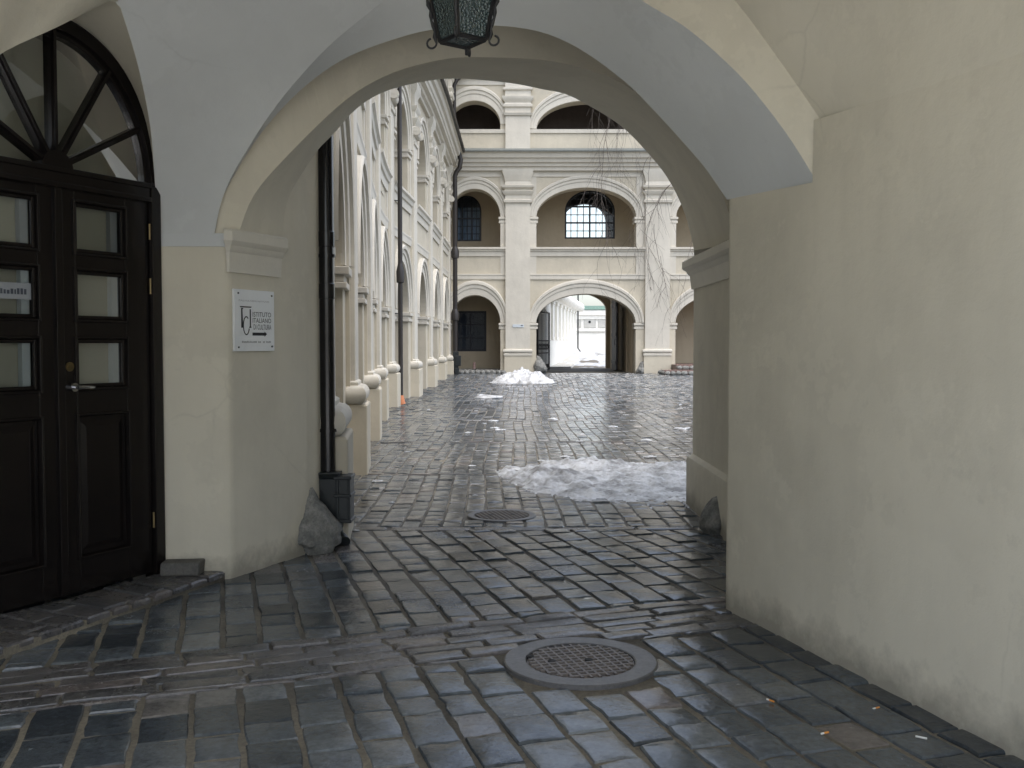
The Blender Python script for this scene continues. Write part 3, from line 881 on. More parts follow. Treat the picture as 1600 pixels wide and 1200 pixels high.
# ------------------------------------------------------------------ wall plaque
snor = Vector((sdir.y, -sdir.x, 0)) * -1
if snor.x < 0: snor = -snor
def ST(u, z, n=0.0): return Vector((C1.x, C1.y, 0)) + sdir * u + Vector((0, 0, z)) + snor * n
def sign_uz(px, py):
    p = on_vertical(px, py, (C1.x, C1.y), (S1.x, S1.y)); return (Vector((p.x, p.y, 0)) - Vector((C1.x, C1.y, 0))).dot(sdir), p.z
def plaque():
    ul, zt = sign_uz(361.5, 451); ur, _ = sign_uz(424, 455); _, zb = sign_uz(362, 549)
    W, H = ur - ul, zt - zb
    root = thing('wall_plaque', 'white plaque lettered ISTITUTO ITALIANO DI CULTURA, on the pier by the door', 'plaque', ST((ul + ur) / 2, zb, .02))
    b = MB(); b.lbox(ST, ul, ur, zb, zt, .004, .022); bevel(b.build('board', M['sign'], root), .002)
    def P(x, y): return ul + W * x, zt - H * y          # fractions from the upper left corner
    N_ = .0235
    t = MB()
    def line(s, x, y, wfrac, hfrac, m=0, mesh=None):
        tmp = MB(); text_mesh(tmp, s, 1, lambda u, z, n: Vector((u, z, 0)), 0, 0, 0)
        x0 = min(v.x for v in tmp.v); x1 = max(v.x for v in tmp.v); y0 = min(v.y for v in tmp.v); y1 = max(v.y for v in tmp.v)
        base = len(mesh.v); u0, z0 = P(x, y)
        for v in tmp.v: mesh.v.append(ST(u0 + (v.x - x0) / (x1 - x0) * W * wfrac, z0 + (v.y - y0) / (y1 - y0) * H * hfrac, N_))
        for f in tmp.f: mesh.face([base + i for i in f], m)
    line('ISTITUTO', .44, .435, .47, .078, mesh=t)
    line('ITALIANO', .44, .535, .47, .078, mesh=t)
    line('DI CULTURA', .46, .645, .45, .085, mesh=t)
    t.build('lettering', M['black'], root)
    g = MB(); line('ITALŲ KULTŪROS INSTITUTAS', .10, .20, .76, .040, mesh=g); g.build('faded_lettering', M['grey_ink'], root); g = MB()
    rnd = random.Random(2); x = .17                       # lowest line: faded past reading, so only its run of worn strokes
    while x < .90:
        w = rnd.uniform(.012, .02); h = rnd.uniform(.02, .034)
        if rnd.random() < .86:
            (u0, z0), (u1, z1) = P(x, .865), P(x + w, .865 - h); g.poly([ST(u0, z0, N_), ST(u1, z0, N_), ST(u1, z1, N_), ST(u0, z1, N_)])
        x += w + .010
    g.build('faded_lettering', M['grey_ink'], root)
    a = MB()
    pts = [(.43, .695), (.735, .695), (.735, .675), (.80, .717), (.735, .765), (.735, .744), (.43, .744)]
    a.poly([ST(*P(x, y), N_) for x, y in pts]); a.build('arrow', M['black'], root)
    e = MB()
    def bar(x0, y0, x1, y1, x2, y2, x3, y3): e.poly([ST(*P(x, y), N_) for x, y in ((x0, y0), (x1, y1), (x2, y2), (x3, y3))])
    bar(.12, .272, .415, .272, .40, .292, .14, .292)                     # top bar
    bar(.155, .315, .19, .315, .205, .62, .155, .62) 
    bar(.155, .30, .205, .30, .205, .32, .155, .32)
    bar(.365, .315, .395, .315, .395, .61, .365, .61)
    bar(.35, .60, .405, .60, .405, .62, .35, .62)
    rows = []
    for k in range(30):
        th = 2 * math.pi * k / 36 + .9; c, s = math.cos(th), math.sin(th)
        rows.append([ST(*P(.28 + .085 * c, .585 - .155 * s), N_ + .0004), ST(*P(.28 + .06 * c, .585 - .135 * s), N_ + .0004)])
    e.loft(rows); e.build('emblem', M['black'], root)
    for x, y in ((.09, .065), (.93, .075), (.09, .935), (.93, .925)):
        s = MB(); u, z = P(x, y); s.tube([ST(u, z, .021), ST(u, z, .027)], .0065, 10); s.build('screw', M['castiron'], root)
plaque()

# ------------------------------------------------------------------ facade kit, in wall coordinates u (along), z (up), n (out)
def wall_arch(mb, T, u0, u1, z0, z1, uc, a, zb, zs, rise, n=0.0, depth=.6, seg=28, m=0, floor=False):
    ua, ub = uc - a, uc + a
    def q(a0, a1, b0, b1): mb.poly([T(a0, b0, n), T(a1, b0, n), T(a1, b1, n), T(a0, b1, n)], m)
    if ua > u0: q(u0, ua, z0, z1)
    if u1 > ub: q(ub, u1, z0, z1)
    if zb > z0: q(ua, ub, z0, zb)
    arc = [(uc - a * math.cos(math.pi * k / seg), zs + rise * math.sin(math.pi * k / seg)) for k in range(seg + 1)]
    mb.loft([[T(u, z, n) for u, z in arc], [T(u, z1, n) for u, z in arc]], m)
    ring = [(ua, zb)] + arc + [(ub, zb)]
    mb.loft([[T(u, z, n) for u, z in ring], [T(u, z, n - depth) for u, z in ring]], m)
    if floor or zb > z0: mb.poly([T(ua, zb, n), T(ub, zb, n), T(ub, zb, n - depth), T(ua, zb, n - depth)], m)

def arch_mould(mb, T, uc, a, zs, rise, prof, seg=32, m=0):
    """archivolt: prof = (sideways offset, upward offset, n)"""
    rows = []
    for k in range(seg + 1):
        th = math.pi * k / seg; c, s = math.cos(th), math.sin(th)
        rows.append([T(uc - (a + oa) * c, zs + (rise + ob) * s, n) for oa, ob, n in prof])
    idx = mb.loft(rows, m); mb.face(idx[0], m); mb.face(idx[-1][::-1], m)

def run(mb, T, us, prof, m=0):
    """straight moulding along u: prof = (z, n)"""
    idx = mb.loft([[T(u, z, n) for z, n in prof] for u in us], m); mb.face(idx[0], m); mb.face(idx[-1][::-1], m)

def wrap(mb, T, u0, u1, nf, prof, m=0, cap=True):
    """moulded block standing off the wall: prof = (outset, z)"""
    rows = [[T(u0 - o, z, -.04), T(u0 - o, z, nf + o), T(u1 + o, z, nf + o), T(u1 + o, z, -.04)] for o, z in prof]
    idx = mb.loft(rows, m)
    if cap: mb.face(idx[0][::-1], m); mb.face(idx[-1], m)

def frange(a, b, n): return [a + (b - a) * k / (n - 1) for k in range(n)]

def half_round(z0, z1, o, k=6, base=0.0):
    return [(base + o * math.sin(math.pi * i / k), z0 + (z1 - z0) * (1 - math.cos(math.pi * i / k)) / 2) for i in range(k + 1)]

def ring_prof(wa, wb, n0=.03):
    return [(-.002, -.002, -.02), (-.002, -.002, n0), (wa * .45, wb * .45, n0 + .004), (wa * .47, wb * .47, n0 + .035), (wa * .62, wb * .62, n0 + .05), (wa * .70, wb * .70, n0 + .038), (wa * .74, wb * .74, n0 + .09), (wa * .92, wb * .92, n0 + .10), (wa, wb, n0 + .07), (wa, wb, -.02)]

def impost_pair(parent, T, uc, a, z0, z1, strip, depth=.6, nf=.0):
    for s in (-1, 1):
        g = MB(); e = uc + s * a
        lo, hi = sorted((e - s * .05, e + s * strip)); h = z1 - z0
        for f0, f1, o in ((0, .3, .05), (.3, .62, .02), (.62, 1.0, .08)):
            l2, h2 = (lo - o * .4, hi + o * .2) if s > 0 else (lo - o * .2, hi + o * .4)
            g.lbox(T, l2, h2, z0 + h * f0, z0 + h * f1, -depth + .05, nf + o)
        bevel(g.build('impost', M['trim'], parent), .012)

# ------------------------------------------------------------------ arcaded wing on the left of the courtyard
PIERS = [(-1.265, 7.62), (-1.71, 11.7), (-2.10, 15.8), (-2.52, 20.0), (-2.78, 24.1), (-2.64, 28.3), (-2.52, 32.6), (-2.48, 37.0), (-2.45, 41.5)]
def wing_curve():
    ends = [(-.86, 4.0)] + PIERS + [(-2.43, 46)]
    pts = []
    for a, b, c in zip(ends, ends[1:], ends[2:]):
        d = Vector((c[0] - a[0], c[1] - a[1], 0)).normalized(); n = Vector((d.y, -d.x, 0))
        pts.append(Vector((b[0], b[1], 0)) - n * .25)
    pts.append(Vector((-2.70, 43.4, 0)))
    P = [pts[0] * 2 - pts[1]] + pts + [pts[-1] * 2 - pts[-2]]
    dense, marks = [], []
    for i in range(1, len(P) - 2):
        a, b, c, d = P[i - 1:i + 3]; marks.append(len(dense))
        for k in range(24):
            t = k / 24
            dense.append(.5 * ((2 * b) + (c - a) * t + (2 * a - 5 * b + 4 * c - d) * t * t + (3 * b - a - 3 * c + d) * t ** 3))
    dense.append(pts[-1]); L = [0]
    for a, b in zip(dense, dense[1:]): L.append(L[-1] + (b - a).length)
    return dense, L, [L[k] for k in marks], L[-1]
WD, WL, WU, WEND = wing_curve()
import bisect
def WT(u, z, n=0.0):
    j = max(0, min(len(WL) - 2, bisect.bisect_right(WL, u) - 1)); w = (u - WL[j]) / (WL[j + 1] - WL[j])
    p = WD[j].lerp(WD[j + 1], w)
    def tan(k): return (WD[min(k + 1, len(WD) - 1)] - WD[max(k - 1, 0)]).normalized()
    d = tan(j).lerp(tan(j + 1), max(0, min(1, w))).normalized()
    return p + Vector((d.y, -d.x, 0)) * n + Vector((0, 0, z))

def build_wing():
    root = thing('arcaded_wing', 'cream arcaded wing with white torus based pilasters, curving away along the left of the courtyard', 'building', (-3, 25, 0))
    PW = .85; wall = MB(); zt = 13.6
    mid = []
    for i in range(9):
        u0, u1 = WU[i], WU[i] + PW
        for k in range(1): 
            wall.poly([WT(u0, -.1), WT(u1, -.1), WT(u1, zt), WT(u0, zt)])
        nxt = WU[i + 1] if i < 8 else WEND
        if i < 8:
            uc = (u1 + nxt) / 2; a = 1.2
            wall_arch(wall, WT, u1, nxt, -.1, 5.0, uc, a, -.1, 2.42, 1.33)
            wall_arch(wall, WT, u1, nxt, 5.0, 9.2, uc, a, 5.62, 6.95, 1.12)
            wall_arch(wall, WT, u1, nxt, 9.2, zt, uc, a, 10.6, 11.0, .95)
            mid.append((i, u1, nxt, uc, a))
        else:
            wall.poly([WT(u1, -.1), WT(nxt, -.1), WT(nxt, zt), WT(u1, zt)])
    wall.poly([WT(WU[0], -.1), WT(WU[0], zt), WT(WU[0], zt, -2.6), WT(WU[0], -.1, -2.6)])
    wall.build('wall', M['cream'], root)
    g = MB(); us = frange(WU[0], WEND, 40)
    g.loft([[WT(u, -.1, -2.6), WT(u, 13.6, -2.6)] for u in us]); g.build('gallery_wall', M['gallery'], root)
    g = MB()
    for z0, z1 in ((4.85, 5.05), (9.1, 9.25), (13.4, 13.6)): g.loft([[WT(u, z0, -.3), WT(u, z1, -.3), WT(u, z1, -2.7), WT(u, z0, -2.7)] for u in us], closed=True)
    g.build('gallery_floor', M['gallery'], root)
    for i in range(9):
        u0, u1 = WU[i], WU[i] + PW
        g = MB(); wrap(g, WT, u0 + .02, u1 - .02, .05, [(0, -.1), (0, 8.95)])
        body = g.build('pier', M['cream'], root)
        g = MB(); wrap(g, WT, u0, u1, .25, [(0, -.1), (0, .81), (-.015, .835)]); bevel(g.build('plinth', M['cream'], body), .015)
        g = MB(); wrap(g, WT, u0 + .04, u1 - .04, .15, [(-.02, .83)] + half_round(.835, 1.05, .09, 8) + [(-.01, 1.055), (-.01, 1.09), (-.04, 1.11)]); g.build('base_moulding', M['trim'], body, 40)
        g = MB(); wrap(g, WT, u0 + .10, u1 - .10, .11, [(0, 1.10), (0, 7.2)]); bevel(g.build('shaft', M['trim'], body), .012)
        cap = [(.0, 7.18), (.03, 7.2), (.035, 7.28), (.0, 7.3), (.0, 7.42)] + half_round(7.42, 7.72, .11, 6, .01) + [(.03, 7.74), (.10, 7.86), (.12, 7.93), (.03, 7.96), (.03, 8.12), (.09, 8.2), (.10, 8.28), (.02, 8.3), (.02, 8.6), (.08, 8.72), (.10, 8.8), (.10, 8.96)]
        g = MB(); wrap(g, WT, u0 + .09, u1 - .09, .115, cap)
        for uu in (u0 + .04, u1 - .04):                     # scrolls at the corners of the capital
            for zz, rr in ((7.56, .12),):
                rows = []
                for k in range(14):
                    th = 2 * math.pi * k / 14; rows.append((math.cos(th) * rr, math.sin(th) * rr))
                g.loft([[WT(uu + sgn * .06, zz + q[1], .19 + q[0]) for q in rows] for sgn in (-1, 1)], closed=True)
                for sgn in (-1, 1): g.poly([WT(uu + sgn * .06, zz + q[1], .19 + q[0]) for q in rows])
        g.build('capital', M['trim'], body, 35)
        g = MB(); wrap(g, WT, u0 + .12, u1 - .12, .16, [(.06, 9.6), (.06, 10.2), (0, 10.25), (0, 11.6), (.06, 11.65), (.03, 11.75)] + half_round(11.75, 12.0, .09, 5, .02) + [(.1, 12.15), (.02, 12.2), (.02, 12.5), (.1, 12.6), (.1, 13.0)])
        g.build('upper_pilaster', M['trim'], body, 35)
    for i, u1, nxt, uc, a in mid:
        g = MB(); arch_mould(g, WT, uc, a, 2.44, 1.33, ring_prof(.34, .42)); arch = g.build('arch_moulding', M['trim'], root, 40)
        impost_pair(arch, WT, uc, a, 2.17, 2.42, uc - a - u1 + .02)
        g = MB(); arch_mould(g, WT, uc, a, 6.97, 1.12, ring_prof(.32, .40)); arch2 = g.build('arch_moulding', M['trim'], root, 40)
        impost_pair(arch2, WT, uc, a, 6.72, 6.95, uc - a - u1 + .02)
        g = MB(); us3 = frange(u1 + .0, nxt, 6)
        run(g, WT, us3, [(4.30, -.02), (4.30, .035), (4.46, .045), (4.50, .06), (4.54, .06), (4.55, -.02)]); g.build('string_course', M['trim'], root)
        g = MB(); run(g, WT, us3, [(5.20, -.02), (5.20, .045), (5.40, .05), (5.42, .09), (5.52, .11), (5.56, .16), (5.625, .16), (5.63, -.02)]); g.build('sill_band', M['trim'], root)
        g = MB(); arch_mould(g, WT, uc, a, 11.0, .95, ring_prof(.3, .42)); g.build('arch_moulding', M['trim'], root, 40)
        for e0, e1 in ((u1, u1 + .16), (nxt - .16, nxt)):
            g = MB(); g.lbox(WT, e0, e1, 4.53, 5.22, -.02, .035); g.lbox(WT, e0, e1, 5.6, 8.95, -.02, .034); g.build('border_strip', M['trim'], root)
    us = frange(WU[0], WEND - .02, 60)
    prof = [(8.90, -.02), (8.90, .10), (8.98, .12), (9.02, .20), (9.10, .22), (9.14, .34), (9.22, .36), (9.25, .40), (9.38, .42), (9.42, .50), (9.56, .54), (9.58, .60), (9.66, .60), (9.74, .10), (9.74, -.02)]
    g = MB(); run(g, WT, us, prof); cor = g.build('cornice', M['trim'], root, 30)
    g = MB(); run(g, WT, us, [(9.66, .56), (9.66, .64), (9.75, .65), (9.82, .10), (9.78, .08)]); g.build('roof_edge', M['leadroof'], cor)
    g = MB(); g.tube([WT(u, 9.68, .67) for u in us], .055, 8); g.build('gutter', M['brownpipe'], cor, 60)
    g = MB(); run(g, WT, us, [(12.95, -.02), (12.95, .15), (13.2, .2), (13.3, .45), (13.6, .5), (13.7, 0)]); g.build('cornice', M['trim'], root)
    g = MB(); g.loft([[WT(u, 13.65, .5), WT(u, 15.2, -3), WT(u, 13.0, -7)] for u in us]); g.build('roof', M['leadroof'], root)
build_wing()

# ------------------------------------------------------------------ building across the back of the courtyard
FD = 43.0
def FT(u, z, n=0.0): return Vector((u, FD - n, z))
def fx(px, y=FD): return (px - 800) / F * y
def fz(py, y=FD): return at_y(800, py, y).z

def window(parent, T, u0, u1, z0, z1, rise, cols, rows, glassm, n=0.0, bar=.028, heavy=None, fw=.07):
    """framed window; rise 0 = square head"""
    uc, a = (u0 + u1) / 2, (u1 - u0) / 2; g = MB()
    g.lbox(T, u0, u0 + fw, z0, z1, n - .06, n + .03); g.lbox(T, u1 - fw, u1, z0, z1, n - .06, n + .03); g.lbox(T, u0 + fw, u1 - fw, z0, z0 + fw, n - .06, n + .028)
    def top(u): return z1 + (rise * math.sqrt(max(0, 1 - ((u - uc) / a) ** 2)) if rise else 0)
    if rise: arch_bar(g, T, uc, a - fw, rise - fw, a, rise, z1, n - .06, n + .03, 24)
    else: g.lbox(T, u0 + fw, u1 - fw, z1 - fw, z1, n - .06, n + .028)
    fo = g.build('window', M['winframe'], parent)
    g = MB()
    for k in range(1, cols):
        u = u0 + (u1 - u0) * k / cols; w = bar * (2.2 if heavy and k in heavy else 1)
        g.lbox(T, u - w / 2, u + w / 2, z0 + fw, top(u) - fw * .5, n - .035, n + (.02 if w > bar else .012))
    zt = z1 + rise
    for k in range(1, rows):
        z = z0 + (zt - z0) * k / rows; h = a
        if z > z1 and rise: h = a * math.sqrt(max(0, 1 - ((z - z1) / rise) ** 2))
        w = bar * (2.2 if heavy and -k in heavy else 1)
        g.lbox(T, uc - h + fw * .6, uc + h - fw * .6, z - w / 2, z + w / 2, n - .034, n + (.018 if w > bar else .010))
    g.build('glazing_bars', M['winframe'], fo)
    g = MB(); pts = [(u0, z0), (u1, z0)] + [(uc + a * math.cos(math.pi * k / 20), z1 + rise * math.sin(math.pi * k / 20)) for k in range(21)] if rise else [(u0, z0), (u1, z0), (u1, z1), (u0, z1)]
    g.poly([T(u, z, n - .03) for u, z in pts]); g.build('pane', glassm, fo)
    return fo

def build_back():
    root = thing('courtyard_building', 'three storey cream building across the back of the courtyard, with a gateway through it', 'building', (3, FD, gz(FD)))
    L0, PASS = -2.75, 3.2
    bays = [(-1.61, 1.11, L0, -.28), (3.2, 2.15, .78, 5.74), (9.22, 2.15, 6.80, 11.75)]
    pil = [(-.28, .78), (5.74, 6.80), (11.75, 12.8)]
    w = MB()
    for uc, a, u0, u1 in bays:
        k = 1.25 if a > 1.5 else 1.2
        wall_arch(w, FT, u0, u1, 0, 5.0, uc, a, 0, 2.44, k, depth=.7)
        wall_arch(w, FT, u0, u1, 5.0, 9.6, uc, a, 5.68, 7.0, k, depth=.7)
        wall_arch(w, FT, u0, u1, 9.6, 13.6, uc, a, 10.72, 10.95 if a < 1.5 else 10.75, 1.0 if a < 1.5 else 1.2, depth=.7)
    for u0, u1 in pil: w.poly([FT(u0, 0), FT(u1, 0), FT(u1, 13.6), FT(u0, 13.6)])
    w.poly([FT(L0 - 8, 0, -.0), FT(L0, 0), FT(L0, 16), FT(L0 - 8, 16)])
    w.build('wall', M['panel'], root)
    for u0, u1 in pil:
        g = MB(); wrap(g, FT, u0, u1, .17, [(0, .0), (0, 9.0)]); p = g.build('pilaster', M['trim'], root)
        g = MB(); wrap(g, FT, u0 - .05, u1 + .05, .20, [(0, 0), (0, 1.02)]); g.build('plinth', M['panel'], p)
        g = MB(); wrap(g, FT, u0 - .05, u1 + .05, .20, [(0, 1.02), (.03, 1.04), (.03, 1.12), (.0, 1.14)] + half_round(1.15, 1.32, .06, 5)); g.build('plinth_moulding', M['trim'], p, 40)
        g = MB(); wrap(g, FT, u0, u1, .172, [(0, 7.58), (.07, 7.6), (.09, 7.70), (.015, 7.73), (.02, 7.90), (.10, 7.98), (.14, 8.08), (.03, 8.12), (.03, 8.16), (.15, 8.24), (.17, 8.32), (.03, 8.36), (.0, 8.5), (.03, 8.56), (.05, 8.68), (.13, 8.88), (.13, 9.0)])
        g.build('capital', M['trim'], p, 30)
        g = MB(); wrap(g, FT, u0, u1, .17, [(0, 9.8), (0, 11.28), (.06, 11.3), (.10, 11.4), (.015, 11.42), (.02, 11.62), (.09, 11.66), (.10, 11.76), (.03, 11.8), (.03, 11.86), (.13, 12.0), (.14, 12.1), (.02, 12.12), (.02, 12.34), (.09, 12.38), (.10, 12.46), (.01, 12.5), (.01, 12.75), (.1, 12.9), (.1, 13.1)])
        g.build('upper_pilaster', M['trim'], p, 30)
    for i, (uc, a, u0, u1) in enumerate(bays):
        k = 1.25 if a > 1.5 else 1.2
        for z, rise, wb in ((2.46, k, .62), (7.02, k, .50), (10.97 if a < 1.5 else 10.77, 1.0 if a < 1.5 else 1.2, .60)):
            g = MB(); arch_mould(g, FT, uc, a, z, rise, ring_prof(.36, wb)); am = g.build('arch_moulding', M['trim'], root, 40)
            if z < 9: impost_pair(am, FT, uc, a, z - .28, z - .02, .36, .7)
        for e0, e1 in ((u0, uc - a - .0), (uc + a + .0, u1)):
            if e1 - e0 < .05: continue
            if i == 0 and e0 == u0: continue
            g = MB(); g.lbox(FT, e0, e1, 4.54, 8.9, -.02, .034); g.lbox(FT, e0, min(e1, e0 + .3) if e0 == u0 else e1, 2.5, 4.34, -.02, .033) if False else None
            g.build('border_strip', M['trim'], root)
            g = MB(); g.lbox(FT, e0, e1, 0, 2.2, -.02, .03); g.build('border_strip', M['panel'], root)
        us = [u0, u1]
        g = MB(); run(g, FT, us, [(4.32, -.02), (4.32, .05), (4.36, .055), (4.48, .055), (4.50, .075), (4.55, .075), (4.56, -.02)]); g.build('string_course', M['trim'], root)
        g = MB(); run(g, FT, us, [(5.32, -.02), (5.32, .05), (5.50, .055), (5.53, .10), (5.60, .12), (5.62, .17), (5.70, .17), (5.71, -.02)]); g.build('sill_band', M['trim'], root)
        g = MB(); run(g, FT, us, [(8.72, -.02), (8.72, .045), (8.98, .05), (8.98, -.02)]); g.build('frieze', M['trim'], root)
        g = MB(); run(g, FT, us, [(10.58, -.02), (10.58, .05), (10.74, .06), (10.75, -.02)]); g.build('sill_band', M['trim'], root)
        g = MB(); run(g, FT, us, [(12.62, -.02), (12.62, .045), (12.9, .05), (12.9, -.02)]); g.build('frieze', M['trim'], root)
    us = [L0, 12.8]
    prof = [(8.96, -.02), (8.96, .20), (9.10, .22), (9.13, .30), (9.25, .32), (9.28, .42), (9.42, .46), (9.45, .55), (9.62, .60), (9.64, .66), (9.70, .66), (9.72, -.02)]
    g = MB(); run(g, FT, us, prof); cor = g.build('cornice', M['trim'], root, 30)
    g = MB(); run(g, FT, us, [(9.68, .60), (9.68, .74), (9.74, .745), (9.95, .02), (9.90, -.02)]); g.build('roof_edge', M['leadroof'], cor)
    g = MB(); run(g, FT, us, [(12.92, -.02), (12.92, .2), (13.15, .25), (13.2, .4), (13.5, .5), (13.6, .55), (13.7, -.02)]); g.build('cornice', M['trim'], root, 30)
    g = MB(); g.poly([FT(L0 - 8, 13.7, .6), FT(12.8, 13.7, .6), FT(12.8, 14.6, -5), FT(L0 - 8, 14.6, -5)]); g.build('roof', M['leadroof'], root)
    # galleries behind the arches
    GB = -2.6
    def GT(u, z, n=0.0): return FT(u, z, GB + n)
    g = MB()
    wl0, wl1 = fx(711, FD + 2.6), fx(760, FD + 2.6); wz0, wz1 = fz(549, FD + 2.6), fz(486, FD + 2.6)
    def hole(T, u0, u1, z0, z1, a0, a1, b0, b1):
        for c in ((u0, a0, z0, z1), (a1, u1, z0, z1), (a0, a1, z0, b0), (a0, a1, b1, z1)):
            if c[1] > c[0] and c[3] > c[2]: g.poly([T(c[0], c[2]), T(c[1], c[2]), T(c[1], c[3]), T(c[0], c[3])])
    hole(GT, L0 - 2, 1.2, 0, 4.85, wl0, wl1, wz0, wz1)
    g.poly([GT(5.25, 0), GT(12.8, 0), GT(12.8, 4.85), GT(5.25, 4.85)])
    va0, va1 = fx(708, FD + 2.6), fx(752.5, FD + 2.6); vz0, vz1 = fz(377, FD + 2.6), fz(330, FD + 2.6)
    wall_arch(g, GT, L0 - 2, 1.2, 5.0, 9.4, (va0 + va1) / 2, (va1 - va0) / 2, vz0, vz1, .72, depth=.35)
    vm0, vm1 = fx(882, FD + 2.6), fx(960, FD + 2.6); mz0, mz1 = fz(373, FD + 2.6), fz(330, FD + 2.6)
    wall_arch(g, GT, 1.2, 5.25, 5.0, 9.4, (vm0 + vm1) / 2, (vm1 - vm0) / 2, mz0, mz1, .95, depth=.35)
    g.poly([GT(5.25, 5), GT(12.8, 5), GT(12.8, 9.4), GT(5.25, 9.4)])
    for u in (12.8, -2.75 - 1.9): g.poly([FT(u, 0), FT(u, 13.6), FT(u, 13.6, GB), FT(u, 0, GB)])
    g.build('gallery_wall', M['gallery'], root)
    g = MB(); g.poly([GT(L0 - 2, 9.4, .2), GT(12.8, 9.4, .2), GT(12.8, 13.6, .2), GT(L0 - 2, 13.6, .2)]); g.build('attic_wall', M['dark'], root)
    g = MB()
    for z0, z1 in ((4.8, 5.1), (9.3, 9.55), (13.5, 13.6)):
        g.lbox(FT, L0 - 2, 12.8, z0, z1, GB - .05, -.68)
    g.build('gallery_floor', M['gallery'], root)
    window(root, GT, wl0, wl1, wz0, wz1, 0, 2, 3, M['blueglass'], -.05, .05, None, .10)
    window(root, GT, va0, va1, vz0, vz1, .72, 6, 6, M['blueglass'], -.1, .03, (2, 4, -3), .08)
    window(root, GT, vm0, vm1, mz0, mz1, .95, 8, 6, M['glass'], -.1, .034, (4, -4, -2), .08)
    # unlit rooms behind the windows; the middle one looks through to an open window on the far side
    g = MB(); BK = FD + 9.0
    for T2, c0, c1, d0, d1 in ((GT, wl0, wl1, wz0, wz1), (GT, va0, va1, vz0, vz1 + .2)):
        g = MB(); n_ = 26; g.loft([[T2(c0 + (c1 - c0) * k / n_, z, -.30 + .04 * math.sin(k * 1.9)) for k in range(n_ + 1)] for z in (d0, d1)]); g.build('curtain', M['bluecurtain'], root)
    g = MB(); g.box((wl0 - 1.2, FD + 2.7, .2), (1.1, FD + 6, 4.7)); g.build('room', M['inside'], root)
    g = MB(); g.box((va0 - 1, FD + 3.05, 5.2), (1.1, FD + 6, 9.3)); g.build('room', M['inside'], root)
    def BT(u, z, n=0.0): return Vector((u, BK - n, z))
    g = MB(); ow = fx(946, BK) ; oc = fx(913, BK); oa = ow - oc
    wall_arch(g, BT, 1.2, 5.3, 5.1, 9.3, oc, oa, 5.9, fz(345, BK), fz(318, BK) - fz(345, BK), depth=.4)
    for a, b in (((1.2, FD + 3.0), (1.2, BK)), ((5.3, FD + 3.0), (5.3, BK))): g.poly([(*a, 5.1), (*b, 5.1), (*b, 9.3), (*a, 9.3)])
    for z in (5.1, 9.3): g.poly([(1.2, FD + 3.0, z), (5.3, FD + 3.0, z), (5.3, BK, z), (1.2, BK, z)])
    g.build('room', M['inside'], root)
    # gate passage
    g = MB(); zc = 4.5
    pa, pz = 1.74, 3.3; pc = 3.19
    wall_arch(g, BT, 1.15, 5.3, 0, zc, pc, pa, 0, pz, .93, depth=.45)
    for u in (1.15, 5.3): g.poly([(u, FD + .68, 0), (u, BK, 0), (u, BK, zc), (u, FD + .68, zc)])
    g.poly([(1.15, FD + .68, zc), (5.3, FD + .68, zc), (5.3, BK, zc), (1.15, BK, zc)])
    g.box((4.98, FD + 6.3, 0), (5.29, FD + 7.4, zc - .02))
    g.build('passage', M['gallery'], root)
    g = MB(); 
    for k in range(11):
        x = L0 + .05 + k * .225; g.rock((x + .1, FD - .42, gz(FD) + .04), (.115, .12, .11), k + 3, 2, .2)
    g.box((L0, FD - .40, gz(FD) - .1), (-.3, FD + 2.5, gz(FD) + .14)); g.build('threshold', M['boulder'], root, 60)
    return root
back = build_back()

